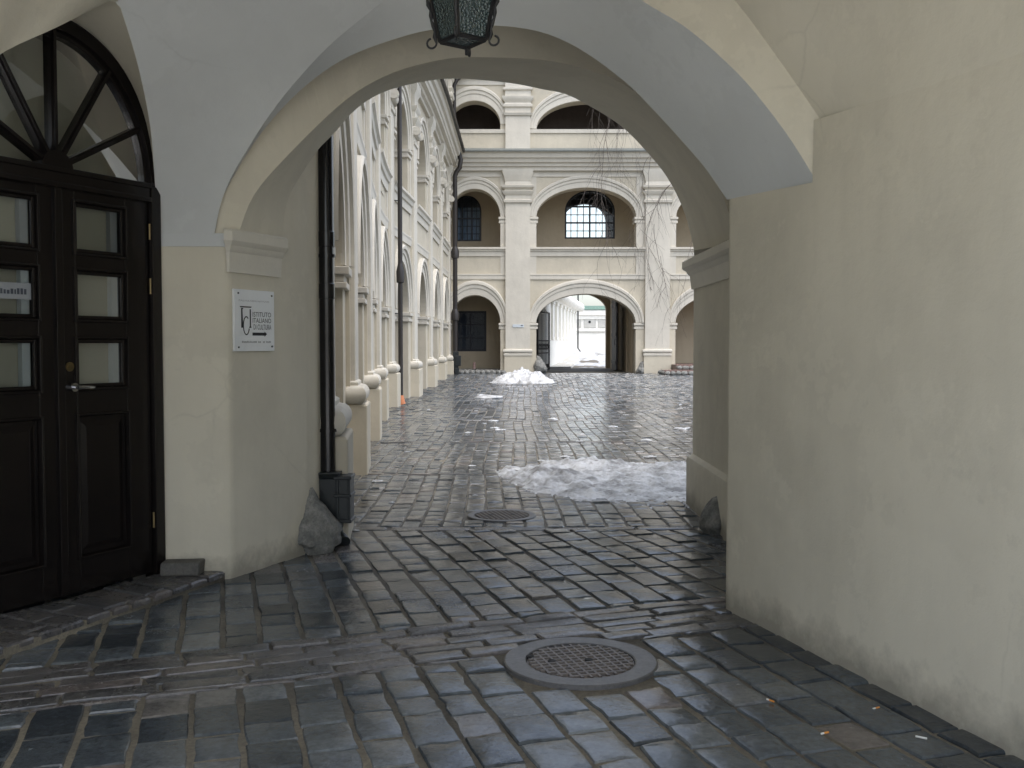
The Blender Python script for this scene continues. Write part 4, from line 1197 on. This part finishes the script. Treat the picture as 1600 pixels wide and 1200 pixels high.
# ------------------------------------------------------------------ bright yard beyond the far gate
def yard():
    a = on_ground(859, 564, gz(54)); b = Vector((fx(899, 75), 75, 0)); a = Vector((fx(858, 53.5), 53.5, 0))
    d = (b - a).normalized(); L = (b - a).length
    nrm = Vector((d.y, -d.x, 0))
    def T(u, z, n=0.0): return a + d * u + nrm * n + Vector((0, 0, z))
    root = thing('yard_building', 'white plastered wall with narrow pilasters seen at a slant through the far gateway', 'building', (a.x, a.y, gz(54)))
    g = MB(); zt = 4.35
    g.lbox(T, -6, L, -.2, zt, -4, 0); g.build('wall', M['outer'], root)
    g = MB(); g.lbox(T, -6, L + .05, -.2, 1.75, -.02, .07); g.build('plinth', M['outer'], root)
    for k in range(8):
        u = 1.0 + k * 2.75
        g = MB(); g.lbox(T, u, u + .95, 1.75, 3.9, -.02, .12); g.lbox(T, u - .06, u + 1.0, 3.72, 3.9, .1, .17); bevel(g.build('pilaster', M['outer'], root), .02)
        g = MB(); g.lbox(T, u + 1.25, u + 2.3, 1.95, 3.7, -.02, .03); g.build('panel', M['outer_panel'], root)
        g = MB(); 
        for q in range(3):
            g.rock(T(u + .4 + q * .9, 4.30, .28), (.36, .36, .34), k * 3 + q, 2, .12)
        g.build('cornice_scallop', M['outer'], root, 60)
    g = MB(); run(g, T, [-6, L], [(3.92, -.02), (3.92, .12), (4.02, .2), (4.12, .3), (4.35, .34), (4.40, -.02)]); g.build('cornice', M['outer'], root, 30)
    y = 79.0
    def E(u, z, n=0.0): return Vector((u, y - n, z))
    root = thing('yard_end_wall', 'pale panelled wall with a green roof edge closing the bright yard beyond the gateway', 'wall', (7, y, gz(y)))
    z0 = gz(y) - .2; zt = fz(484, y); g = MB(); g.box((2, y, z0), (22, y + .6, zt)); g.build('wall', M['outer'], root)
    g = MB(); g.box((2, y - .35, zt), (22, y + .9, fz(478, y))); g.build('roof_edge', M['green'], root)
    g = MB(); run(g, E, [2, 22], [(zt - .75, -.02), (zt - .75, .1), (zt - .5, .14), (zt - .42, .25), (zt - .05, .3), (zt - .03, -.02)]); g.build('cornice', M['outer'], root, 30)
    g = MB(); run(g, E, [2, 22], [(fz(517, y) - .1, -.02), (fz(517, y) - .1, .1), (fz(517, y), .1), (fz(517, y) + .04, -.02)]); g.build('string_course', M['outer_panel'], root)
    for px0, px1, py0, py1 in ((912, 931, 512, 494), (934, 950, 512, 496), (893, 908, 512, 496)):
        g = MB(); g.lbox(E, fx(px0, y), fx(px1, y), fz(py0, y), fz(py1, y), -.02, .05); bevel(g.build('panel', M['outer_panel'], root), .02)
    g = MB(); g.tube([E(fx(921, y), fz(503, y), .04), E(fx(921, y), fz(503, y), .09)], .10, 14); g.build('round_vent', M['castiron'], root)
    dp = thing('drainpipe', 'thin black drainpipe at the inner corner of the bright white yard', 'drainpipe', (fx(900, 74), 74, gz(74)))
    g = MB(); x = fx(900, 74) + .14; g.tube([(x, 74, 5.2), (x, 74, gz(74) + .35), (x + .18, 73.7, gz(74) + .08)], .055, 8); g.build('pipe', M['castiron'], dp)
    # raised pavement along the white wall, with snow lying on the yard
    g = MB(); g.loft([[T(u, gz(54 + u) - .05, 0), T(u, gz(54 + u) + .05, 0), T(u, gz(54 + u) + .05, 1.2 - .03 * u), T(u, gz(54 + u) - .05, 1.25 - .03 * u)] for u in frange(-1.2, L, 14)])
    o = g.build('pavement', M['outer_panel']); o['kind'] = 'structure'
    g = MB(); rows = []
    for j in range(60):
        yy = 52.6 + j * .45; row = []
        for i in range(40):
            xx = 2.2 + i * .18
            h = .16 * noise.fractal(Vector((xx * .55, yy * .28, 3)), .6, 2, 4) + .03 - max(0, .08 - (yy - 52.6) * .02)
            row.append((xx, yy, gz(yy) + h))
        rows.append(row)
    g.loft(rows); o = g.build('yard_snow', M['snow'], None, 80); o['kind'] = 'stuff'
    tag(o, 'thin trodden snow covering the ground of the bright yard beyond the gateway', 'snow')
yard()

# ------------------------------------------------------------------ gates in the far gateway
def gates():
    p0 = Vector((fx(839.5, 44.0), 44.0, 0)); p1 = Vector((fx(858, 46.4), 46.4, 0)); d = (p1 - p0).normalized(); n = Vector((d.y, -d.x, 0)); L = (p1 - p0).length
    def T(u, z, o=0.0): return p0 + d * u + n * o + Vector((0, 0, z))
    root = thing('iron_gate', 'black wrought iron gate leaf folded open at the side of the far gateway', 'gate', (p0.x, p0.y, gz(44)))
    zb, zt = gz(44) + .06, 3.35
    g = MB()
    for u in (0, L): g.lbox(T, u - .03, u + .03, zb, zt if u == 0 else 3.0, -.03, .03)
    for z in (zb + .1, 1.10, 1.28, 1.5, 1.66, 2.95): g.lbox(T, 0, L, z, z + .05, -.022, .022)
    g.build('frame', M['iron'], root)
    for k in range(1, 9):
        u = L * k / 9; b = MB(); b.tube([T(u, zb), T(u, 3.0 + .35 * (1 - k / 9))], .014, 6); b.build('bar', M['iron'], root)
    g = MB()
    for k in range(9):
        u = L * (k + .5) / 9; g.tube([T(u + .09 * math.cos(2 * math.pi * q / 12), 1.40 + .09 * math.sin(2 * math.pi * q / 12)) for q in range(13)], .012, 6, cap=False)
    g.lbox(T, .02, L - .02, zb + .14, .62, -.008, .008)
    g.build('scrollwork', M['iron'], root)
    x0, x1, y0, y1 = 4.86, 4.97, 46.6, 48.6
    root = thing('wooden_gate', 'tall dark wooden gate leaf swung open against the right side of the far gateway', 'gate', (x0, y0, gz(46)))
    g = MB()
    for k in range(9): g.box((x0 + .03, y0 + k * .222, .30), (x1, y0 + k * .222 + .214, 3.9))
    g.build('boards', M['gatewood'], root)
    for z in (.6, 1.9, 3.3):
        g = MB(); g.box((x0, y0, z), (x0 + .032, y1, z + .16)); g.build('rail', M['gatewood'], root)
    g = MB(); g.tube([(x0 - .03, y0 + .12, 1.5), (x0 - .03, y0 + .12, 1.75)], .015, 8); g.box((x0 - .035, y0 + .1, 1.5), (x0 + .01, y0 + .14, 1.53)); g.box((x0 - .035, y0 + .1, 1.72), (x0 + .01, y0 + .14, 1.75)); g.build('handle', M['iron'], root)
gates()

# ------------------------------------------------------------------ rainwater pipes
def big_pipe():
    y = 7.58; x = (511.5 - 800) / F * y
    root = thing('downpipe', 'thick glossy black downpipe with a ribbed cast iron shoe beside the sign pier', 'downpipe', (x, y, 0))
    def z_at(py): return at_y(510, py, y).z
    g = MB(); g.tube([(x - .006, y, 6.2), (x - .004, y, 3), (x, y, z_at(738))], .057, 20); g.build('pipe', M['pipe'], root, 60)
    for py in (374, 455):
        g = MB(); z = z_at(py); g.tube([(x - .002, y, z - .06), (x - .002, y, z - .055), (x - .002, y, z + .055), (x - .002, y, z + .06)], [.058, .064, .064, .058], 20); g.build('collar', M['pipe'], root, 40)
    for z in (z_at(400), z_at(672)):
        g = MB(); g.tube([(x, y, z - .012), (x, y, z + .012)], .068, 20); g.tube([(x - .05, y, z), (x - .16, y - .0, z)], .006, 6); g.build('bracket', M['pipe'], root, 40)
    z1, z0 = z_at(736), z_at(815); m = (z1 + z0) / 2
    g = MB()
    hw = .085
    g.hexa([(x - .09, y - .10, z1 - .05), (x + .085, y - .10, z1 - .05), (x + .085, y + .10, z1 - .05), (x - .09, y + .10, z1 - .05),
            (x - .11, y - .12, z1), (x + .105, y - .12, z1), (x + .105, y + .12, z1), (x - .11, y + .12, z1)])
    g.hexa([(x - .055, y - .08, z0 - .05), (x + .11, y - .08, z0 - .05), (x + .11, y + .09, z0 - .05), (x - .055, y + .09, z0 - .05),
            (x - .085, y - .09, z1 - .048), (x + .08, y - .09, z1 - .048), (x + .08, y + .09, z1 - .048), (x - .085, y + .09, z1 - .048)])
    shoe = bevel(g.build('shoe', M['castiron'], root), .008)
    g = MB()
    xa, xb = x + .075, x + .185
    for z, w in ((z1 - .04, .014), (m + .02, .012), (z0 + .02, .014)): g.box((xa - .02, y - .11, z - w), (xb + .008, y + .10, z + w))
    g.box((xa, y - .105, z0 + .01), (xa + .022, y + .09, z1 - .03)); g.box((xb - .02, y - .105, z0 + .01), (xb, y + .09, z1 - .03)); g.box((xa + .01, y - .09, z0 + .02), (xb - .01, y + .08, z1 - .04))
    bevel(g.build('clamp_box', M['castiron'], shoe), .006)
    g = MB(); g.tube([(x + .03, y, z0 - .02), (x + .07, y - .005, z0 - .15), (x + .10, y - .02, .05), (x + .125, y - .06, .03)], [.07, .06, .055, .055], 16); g.build('outlet', M['castiron'], shoe, 50)
big_pipe()

def pipe(label, x, y, z_top, joint=None, shoe=None, r=.055, mat='brownpipe', top=None):
    z0 = gz(y)
    root = thing('downpipe', label, 'downpipe', (x, y, z0))
    g = MB(); g.tube(([Vector(p) for p in top] if top else []) + [(x, y, z_top), (x, y, z0 + .02)], r, 12); g.build('pipe', M[mat], root, 60)
    if joint:
        for z in joint:
            g = MB(); g.tube([(x, y, z + .45), (x, y, z + .25), (x, y, z - .02), (x, y, z - .04)], [r, r * 1.75, r * 1.6, r], 12); g.build('joint', M[mat], root, 50)
    for z in (2.3, 5.1, 7.6):
        g = MB(); g.tube([(x, y, z), (x - .35, y - .02, z + .01)], .012, 6); g.build('bracket', M['castiron'], root)
    if shoe == 'clay':
        g = MB(); g.tube([(x, y, z0 + .26), (x, y, z0 + .16), (x + .03, y, z0 + .03)], [r * 1.15, r * 1.5, r * 1.6], 14); g.build('shoe', M['terracotta'], root, 40)
    if shoe == 'iron':
        g = MB(); g.box((x - .10, y - .18, z0 + .25), (x + .14, y + .1, z0 + .95)); g.box((x + .0, y - .22, z0 + .35), (x + .24, y + .06, z0 + .78)); g.box((x - .02, y - .2, z0), (x + .16, y + .0, z0 + .26)); bevel(g.build('shoe', M['castiron'], root), .02)
px_y = 24.8
pipe('slim dark brown downpipe with an orange clay foot, halfway along the left arcade', (626 - 800) / F * px_y, px_y, 9.6, [(at_y(622, 440, px_y)).z], 'clay', .058)
cy = 41.9
def cp(px, py, y=cy): return at_y(px, py, y)
pipe('dark brown downpipe with a swan neck in the inner corner of the courtyard', fx(711.5, cy), cy, cp(709, 275).z, [cp(709, 395).z - .2, cp(709, 492).z - .2], 'iron', .10, 'brownpipe', [cp(717, 239), cp(720, 250), cp(718, 262), cp(713, 269)])
def upper_pipe():
    y = 42.6; x = fx(710.5, y); root = thing('downpipe', 'short dark downpipe on the top storey in the courtyard corner, above the swan neck', 'downpipe', (x, y, 9.9))
    g = MB(); g.tube([(x + .5, y + .1, 13.1), (x + .12, y, 12.75), (x, y, 12.5), (x, y, 9.9)], .085, 12); g.build('pipe', M['brownpipe'], root, 60)
upper_pipe()

# ------------------------------------------------------------------ hanging lantern
def lantern():
    c = at_y(723, 66, 4.15); cx, cyy, zb = c.x, c.y, c.z + .005
    root = thing('hanging_lantern', 'black wrought iron lantern with hammered glass and scrolls, hanging from the vault', 'lantern', (cx, cyy, zb))
    rot = R(-9); H = .33; rb, rt = .095, .165
    def cor(k, z, r): a = rot + math.pi / 2 * k; return Vector((cx + r * math.cos(a), cyy + r * math.sin(a), zb + z))
    def rad(z): return rb + (rt - rb) * z / H
    g = MB()
    for k in range(4):
        p0, p1 = cor(k, 0, rb), cor(k, H, rt); g.tube([p0, p1], .0095, 4)
        q0, q1 = cor(k + 1, 0, rb), cor(k + 1, H, rt)
        g.tube([p0, q0], .010, 4); g.tube([p1, q1], .011, 4)
    frame = g.build('frame', M['iron'], root)
    for k in range(4):
        g = MB(); g.poly([cor(k, .006, rb - .003), cor(k + 1, .006, rb - .003), cor(k + 1, H, rt - .003), cor(k, H, rt - .003)]); g.build('glass_pane', M['hammered'], root)
    g = MB(); g.poly([cor(k, .002, rb - .004) for k in range(4)]); g.build('bottom_pane', M['hammered'], root)
    for k in range(4):
        a = rot + math.pi / 2 * k; out = Vector((math.cos(a), math.sin(a), 0)); up = Vector((0, 0, 1)); path = []; rr = []
        for i in range(8):                                   # lower curl
            th = R(-100 + i * 38); path.append(cor(k, 0, rb) + out * (.022 + .015 * math.cos(th + R(180)) + .004) + up * (-.006 - .015 * math.sin(th + R(200)))); rr.append(.0035)
        path = [cor(k, 0, rb) + out * (.036 + .020 * math.cos(R(t))) + up * (-.004 + .020 * math.sin(R(t))) for t in range(440, 175, -26)]; rr = [.0046] * len(path)
        for i in range(1, 15):
            z = H * i / 15; path.append(cor(k, z, rad(z)) + out * (.016 + .003 * math.sin(i * 1.9))); rr.append(.0052 + .0042 * (i % 2))
        top = cor(k, H - .01, rt)
        for t in range(180, -150, -30):
            path.append(top + out * (.044 + .025 * math.cos(R(t))) + up * (.002 + .025 * math.sin(R(t)))); rr.append(.0048)
        g = MB(); g.tube(path, rr, 6); g.build('scroll', M['iron'], frame, 60)
    g = MB(); g.tube([cor(1, .004, rb) , cor(1, -.03, rb)], .010, 8); g.build('finial', M['iron'], frame)
    g = MB()
    top = [[cor(k, H + .0, rt + .03) for k in range(4)], [cor(k, H + .02, rt + .02) for k in range(4)], [cor(k, H + .12, .07) for k in range(4)], [cor(k, H + .17, .05) for k in range(4)], [cor(k, H + .20, .012) for k in range(4)]]
    idx = g.loft(top, closed=True); g.face(idx[-1]); g.build('roof', M['iron'], root)
    g = MB(); z0 = zb + H + .19
    for j in range(26):
        z = z0 + j * .034
        if z > 3.98: break
        ax = Vector((1, 0, 0)) if j % 2 else Vector((0, 1, 0))
        g.tube([Vector((cx, cyy, z)) + ax * (.011 * math.cos(2 * math.pi * q / 10)) + Vector((0, 0, .022 * math.sin(2 * math.pi * q / 10))) for q in range(11)], .0035, 5, cap=False)
    g.build('chain', M['iron'], root)
    g = MB(); g.tube([(cx, cyy, zb + .03), (cx, cyy, zb + .12)], .02, 10); g.tube([(cx, cyy, zb + .12), (cx, cyy, zb + .15), (cx, cyy, zb + .2), (cx, cyy, zb + .23)], [.02, .034, .034, .012], 12); g.build('bulb', M['label_plate'], root, 60)
lantern()

# ------------------------------------------------------------------ guard stones, loose block
def boulder(label, c, size, seed, rough=.22, lean=(0, 0), mat='boulder', blunt=.55):
    g = MB(); g.rock((0, 0, 0), (1, 1, 1), seed, 4, rough)
    z0 = c[2] - .05
    for v in g.v:                                            # narrows towards the top
        t = (v.z + 1) / 2; k = 1.0 - blunt * smooth(t)
        v.x *= k * size[0]; v.y *= k * size[1]; v.z = t * size[2]
        v.x += c[0] + lean[0] * t; v.y += c[1] + lean[1] * t; v.z += z0
    o = g.build('guard_stone', M[mat], None, 180)
    return tag(o, label, 'stone')
b1 = on_ground(494, 866)
boulder('rough grey guard stone leaning on the left pier, beside the black pipe shoe', (b1.x - .02, b1.y + .10, 0), (.265, .22, .58), 4, .30, (-.15, .05), blunt=.42)
b2 = on_ground(1103, 836)
boulder('dark worn guard stone at the foot of the right jamb, under the plinth', (b2.x + .10, b2.y + .12, 0), (.17, .26, .36), 9, .22, (.03, .05))
boulder('smooth grey guard stone by the iron gate at the far gateway', (fx(846, 43), 43.05, gz(43)), (.36, .40, .78), 5, .2, (-.14, .0))
boulder('rough grey guard stone at the right foot of the far gateway arch', (fx(1001, 43), 43.0, gz(43)), (.24, .3, .62), 12, .35, (.1, 0))

def loose_block():
    g = MB(); c = on_ground(291, 893, STEP); y = C1.y - .10
    g.box((c.x - .125, y - .07, STEP + .0), (c.x + .13, y + .06, STEP + .085))
    for v in g.v: v += Vector((random.uniform(-.012, .012), random.uniform(-.01, .01), random.uniform(-.006, .006)))
    o = g.build('stone_block', M['block']); bevel(o, .012); tag(o, 'small worn grey stone block lying on the doorstep against the pier', 'stone')
loose_block()

# ------------------------------------------------------------------ manhole covers
def manhole(label, c, r, ri, seed, holes):
    z = gz(c.y); root = thing('manhole_cover', label, 'manhole cover', (c.x, c.y, z))
    def prof(p): return [(a, b) for a, b in p]
    g = MB(); rows = []
    for a, b in ((r, -.03), (r, .008), (r - .008, .012), (ri + .006, .011), (ri, .008), (ri, -.012)):
        rows.append([(c.x + a * math.cos(2 * math.pi * k / 64), c.y + a * math.sin(2 * math.pi * k / 64), z + b) for k in range(64)])
    g.loft(rows, closed=True); g.build('frame', M['manhole'], root, 12)
    g = MB(); g.lathe((c.x, c.y, z), [(ri - .004, -.02), (ri - .004, .002)], 48)
    lid = g.build('lid', M['manhole_lid'], root)
    g = MB(); an = R(18); st = .042; n = int(ri / st)
    for dirn in (0, 1):
        a = an + dirn * math.pi / 2; d = Vector((math.cos(a), math.sin(a), 0)); e = Vector((-d.y, d.x, 0))
        for k in range(-n, n + 1):
            o = k * st
            if abs(o) > ri - .02: continue
            h = math.sqrt((ri - .012) ** 2 - o * o); p = Vector((c.x, c.y, z)) + e * o; t = .0055; zz = .0115 - dirn * .0006
            w0, w1 = p - d * h, p + d * h
            g.hexa([w0 - e * t, w1 - e * t, w1 + e * t, w0 + e * t] and [Vector((q.x, q.y, z + zc)) for zc, qs in ((.001, (w0 - e * t * 1.5, w1 - e * t * 1.5, w1 + e * t * 1.5, w0 + e * t * 1.5)), (zz, (w0 - e * t, w1 - e * t, w1 + e * t, w0 + e * t))) for q in qs])
    g.build('grid', M['manhole_lid'], lid)
    g = MB()
    for x, y in holes: g.lathe((c.x + x, c.y + y, z + .0), [(.02, .002), (.02, .0135)], 12)
    g.build('lifting_hole', M['black'], lid)
manhole('round iron manhole cover with a chequered lid and broad rim, in front of the passage', MH1, MH1R, .265, 1, ((-.14, -.02), (.04, .0), (-.245, .05)))
manhole('round worn manhole cover between the setts at the arch, short of the slush', MH2, MH2R * .86, .25, 2, ((.1, .02), (-.1, 0)))

# ------------------------------------------------------------------ snow
def heap(name, label, lobes, mat, seed, res, rough, rag=.0):
    """heap on a grid: lobes = (x, y, rx, ry, height, turn)"""
    x0 = min(l[0] - l[2] * 1.6 for l in lobes); x1 = max(l[0] + l[2] * 1.6 for l in lobes)
    y0 = min(l[1] - l[3] * 1.6 for l in lobes); y1 = max(l[1] + l[3] * 1.6 for l in lobes)
    nx, ny = int((x1 - x0) / res), int((y1 - y0) / res); g = MB(); H = {}
    for j in range(ny):
        for i in range(nx):
            x, y = x0 + i * res, y0 + j * res; h = -.05
            for lx, ly, rx, ry, hh, tn in lobes:
                dx, dy = x - lx, y - ly; c, s = math.cos(tn), math.sin(tn)
                d = math.sqrt(((dx * c + dy * s) / rx) ** 2 + ((-dx * s + dy * c) / ry) ** 2)
                d += .30 * noise.fractal(Vector((x * 1.5, y * 1.5, seed)), .7, 2.1, 5) + rag * noise.fractal(Vector((x * 6, y * 4, seed)), .8, 2.1, 4)
                h = max(h, hh * (1 - d) if d > .0 else hh)
            p = Vector((x * 5, y * 5, seed + 5))
            h += rough * (noise.fractal(p, .75, 2.1, 4) + .6 * abs(noise.noise(p * 2.3))) * min(1, max(0, h + .05) * 12)
            H[i, j] = (x, y, gz(y) + h + .004, h)
    ids = {}
    for j in range(ny - 1):
        for i in range(nx - 1):
            q = [(i, j), (i + 1, j), (i + 1, j + 1), (i, j + 1)]
            if max(H[k][3] for k in q) < -.004: continue
            for k in q:
                if k not in ids: ids[k] = g.vert(H[k][:3])
            g.face([ids[k] for k in q])
    o = g.build(name, mat, None, 85, recalc=False); return tag(o, label, 'snow')
heap('snow_patch', 'low spread of grey melting snow and slush lying across the setts beyond the arch', [(1.45, 11.15, 1.15, 1.35, .06, .1), (.52, 11.2, .52, 1.2, .13, .3), (1.9, 11.8, .8, .7, .11, 0), (.75, 10.4, .45, .6, .07, .6), (1.0, 12.2, .9, .5, .13, 0)], M['slush'], 2.0, .026, .04, .24)
heap('snow_heap', 'white shovelled heap of snow in front of the first far pilaster', [(.34, 35.6, 1.02, .95, .50, 0), (.75, 35.2, .75, .6, .32, .2), (-.25, 35.3, .5, .5, .16, 0)], M['snow'], 9.0, .045, .09, .1)

def lumps():
    protos = []
    for k in range(4):
        g = MB(); g.rock((0, 0, 0), (1, .8, .42), 20 + k, 3, .35, floor=-.12)
        protos.append(g)
    spots = [(765, 621, 34), (752, 616, 10), (771, 658, 13), (773, 669, 12), (757, 662, 6), (731, 676, 9), (744, 642, 6), (757, 672, 6), (782, 672, 14), (863, 655, 14), (853, 674, 6), (909, 679, 10), (958, 667, 12), (1010, 688, 15), (1064, 671, 20),
             (1063, 632, 5), (1000, 706, 10), (1016, 714, 17), (1063, 725, 18), (882, 714, 14), (738, 728, 10), (1040, 700, 8), (905, 690, 10), (846, 720, 10), (590, 752, 14), (612, 785, 8), (556, 829, 10), (742, 774, 7), (1075, 668, 6), (670, 640, 5)]
    made = {}
    rnd = random.Random(4)
    for i, (px, py, w) in enumerate(spots):
        p = on_ground(px, py, gz(2402 / (py - 537))); s = w / F * p.y * .6; k = i % 4
        if k not in made:
            o = protos[k].build('snow_lump', M['snow'], None, 80); made[k] = o
        else:
            o = made[k].copy(); C.objects.link(o)
        o.location = (p.x, p.y, gz(p.y) + s * .02); o.scale = (s, s * 1.1, s * .55); o.rotation_euler = (0, 0, rnd.random() * .8 - .4)
        tag(o, 'small flattened lump of melting snow scattered on the wet courtyard setts', 'snow lump', 'snow lumps scattered over the courtyard')
lumps()

# ------------------------------------------------------------------ litter by the right wall
def butt(label, px, py, ang, orange):
    p = on_ground(px, py); d = Vector((math.cos(ang), math.sin(ang), 0)); z = .010
    g = MB(); a = Vector((p.x, p.y, z)) - d * .02
    if orange:
        g.tube([a, a + d * .014], .004, 8, 1); g.tube([a + d * .014, a + d * .038], .0041, 8, 0)
    else: g.tube([a, a + d * .042], .004, 8, 1)
    o = g.build('cigarette_butt', [M['orange'], M['paper']]); return tag(o, label, 'cigarette butt')
butt('orange tipped cigarette butt on a dark sett, closest to the right wall', 1369, 1110, .5, True)
butt('orange tipped cigarette butt lying in a joint further from the right wall', 1289, 1149, .45, True)
butt('plain white cigarette end near the foot of the right wall', 1439, 1156, -.6, False)
butt('crushed brown cigarette butt beside the wet joint, smallest of the litter', 1204, 1098, -.9, True)

# ------------------------------------------------------------------ small things by the far building
def small_sign():
    z0, z1 = fz(511.5, FD), fz(507, FD); u0, u1 = fx(801, FD), fx(818.5, FD)
    g = MB(); g.lbox(FT, u0, u1, z0, z1, .172, .195); 
    root = g.build('small_sign', M['label_plate']); tag(root, 'small pale blue oblong sign on the first far pilaster', 'sign')
    m = MB(); m.lbox(FT, u1 - .13, u1 - .05, z0 + .06, z1 - .03, .19, .199); m.build('mark', M['film_ink'], root)
small_sign()

def post():
    y = FD + .75; x = fx(741, y); z = gz(FD) + .14
    root = thing('bollard', 'short dark round topped bollard on the cobbled threshold left of the snow heap', 'bollard', (x, y, z))
    g = MB(); g.lathe((x, y, z), [(.085, 0), (.085, .03), (.07, .05), (.065, .24), (.06, .29), (.04, .33), (.008, .345)], 14); g.build('shaft', M['redstone'], root, 50)
    g = MB(); g.lathe((x, y, z), [(.10, -.01), (.10, .03), (.08, .035)], 14); g.build('base', M['castiron'], root, 50)
post()

def steps():
    y0 = 40.6; z = gz(y0)
    root = thing('stone_steps', 'two low steps of rounded cobbles edged in red brick, right of the second far pilaster', 'steps', (6.6, y0, z))
    x0, x1 = fx(1030, 41.5), 11.6
    for i, (xa, ya, h) in enumerate(((x0 + .1, y0, .20), (x0 + .75, y0 + 1.0, .40))):
        g = MB(); g.box((xa, ya + .06, z - .1), (x1, FD + 2.5 if i else ya + 1.1, z + h - .015 * 0)); s = g.build('step', M['redstone'], root)
        c = MB(); k = 0
        x = xa + .12
        while x < x1:
            w = random.uniform(.11, .16); c.rock((x, ya + .05, z + h - .12), (w, .10, .10), 31 + k + i * 50, 2, .2); x += w * 1.9; k += 1
        if not i:
            y = ya + .2
            while y < FD - .9: c.rock((xa + .02, y, z + h - .11), (.10, .14, .10), 90 + k, 2, .2); y += .3; k += 1
        c.build('cobbles', M['boulder'], s, 60)
steps()

# ------------------------------------------------------------------ bare creepers
def creeper(label, starts, seed, y, droop, thick):
    rnd = random.Random(seed); g = MB()
    def grow(p, d, n, r, depth):
        path = [p.copy()]; rr = [r]
        for i in range(n):
            d = (d + Vector((rnd.gauss(0, .14), rnd.gauss(0, .06), rnd.gauss(-droop, .12)))).normalized()
            p = p + d * .17; path.append(p.copy()); rr.append(max(.0035, r * (1 - .75 * (i + 1) / n)))
            if depth and rnd.random() < .25:
                sd = (d + Vector((rnd.choice((-1, 1)) * rnd.uniform(.4, 1.0), rnd.gauss(0, .2), rnd.uniform(-.5, .5)))).normalized()
                grow(p.copy(), sd, max(3, int(n * rnd.uniform(.25, .6))), r * .6, depth - 1)
        g.tube(path, rr, 5)
    for (px, py), d, n, r in starts: grow(at_y(px, py, y), Vector(d), n, r * thick, 2)
    root = g.build('creeper', M['twig']); return tag(root, label, 'climbing plant')
creeper('hanging curtain of bare creeper stems in front of the middle far bay', [((930, 140), (.05, 0, -1), 16, .018), ((944, 135), (0, 0, -1), 22, .02), ((951, 130), (.02, 0, -1), 44, .034), ((962, 150), (.1, 0, -1), 18, .016), ((975, 160), (.15, 0, -1), 20, .016), ((938, 160), (-.05, 0, -1), 15, .016), ((985, 180), (.0, 0, -1), 14, .014)], 4, 42.2, .25, .46)
creeper('bare branching creeper climbing over the second far pilaster', [((1052, 285), (-.8, 0, -.5), 30, .03), ((1022, 235), (-.6, 0, -.8), 22, .026), ((1010, 250), (-.5, 0, -.9), 22, .022), ((1022, 350), (-.05, 0, -1), 22, .026), ((1010, 370), (.0, 0, -1), 18, .022), ((1090, 330), (-.3, 0, -1), 20, .024), ((1032, 400), (.05, 0, -1), 12, .018)], 8, 42.35, .18, .5)
creeper('thin bare creeper strands trailing down the panel right of the middle window', [((984, 360), (.05, 0, -1), 14, .014), ((990, 330), (.0, 0, -1), 10, .012), ((999, 180), (.1, 0, -1), 8, .014), ((1062, 430), (-.1, 0, -1), 8, .014)], 15, 42.4, .3, .42)

# ------------------------------------------------------------------ camera, light, render settings
cam = bpy.data.cameras.new('camera'); co = bpy.data.objects.new('camera', cam); C.objects.link(co)
co.location = EYE; co.rotation_euler = (math.pi / 2 - PITCH, 0, 0)
cam.sensor_width = 36; cam.lens = F / 1600 * 36; cam.clip_start = .05; cam.clip_end = 2000
scene.camera = co

SUN_EL, SUN_AZ = R(70), R(150)            # azimuth from +Y towards +X
world = bpy.data.worlds.new('World'); scene.world = world; world.use_nodes = True
nt = world.node_tree; bg = nt.nodes['Background']
sky = nt.nodes.new('ShaderNodeTexSky'); sky.sky_type = 'NISHITA'; sky.sun_disc = False
sky.sun_elevation = SUN_EL; sky.sun_rotation = SUN_AZ; sky.air_density = 1.0; sky.dust_density = 3.0; sky.ozone_density = 1.0
hs = nt.nodes.new('ShaderNodeHueSaturation'); hs.inputs['Saturation'].default_value = .62
nt.links.new(sky.outputs[0], hs.inputs['Color']); nt.links.new(hs.outputs[0], bg.inputs[0])
bg.inputs[1].default_value = .15
sl = bpy.data.lights.new('sun', 'SUN'); sl.energy = .5; sl.angle = R(90); sl.color = (1, .98, .95)
so = bpy.data.objects.new('sun', sl); C.objects.link(so)
dv = Vector((math.sin(SUN_AZ) * math.cos(SUN_EL), math.cos(SUN_AZ) * math.cos(SUN_EL), math.sin(SUN_EL)))
so.rotation_euler = dv.to_track_quat('Z', 'Y').to_euler(); so.location = (20, 20, 30)

scene.view_settings.view_transform = 'Standard'; scene.view_settings.look = 'None'
scene.view_settings.exposure = 1.48; scene.view_settings.gamma = 1.0; scene.view_settings.use_curve_mapping = False
scene.cycles.use_denoising = True
try: scene.cycles.denoiser = 'OPENIMAGEDENOISE'
except Exception: pass
scene.cycles.max_bounces = 10; scene.cycles.diffuse_bounces = 6; scene.cycles.glossy_bounces = 4; scene.cycles.transparent_max_bounces = 12
scene.cycles.sample_clamp_indirect = 6
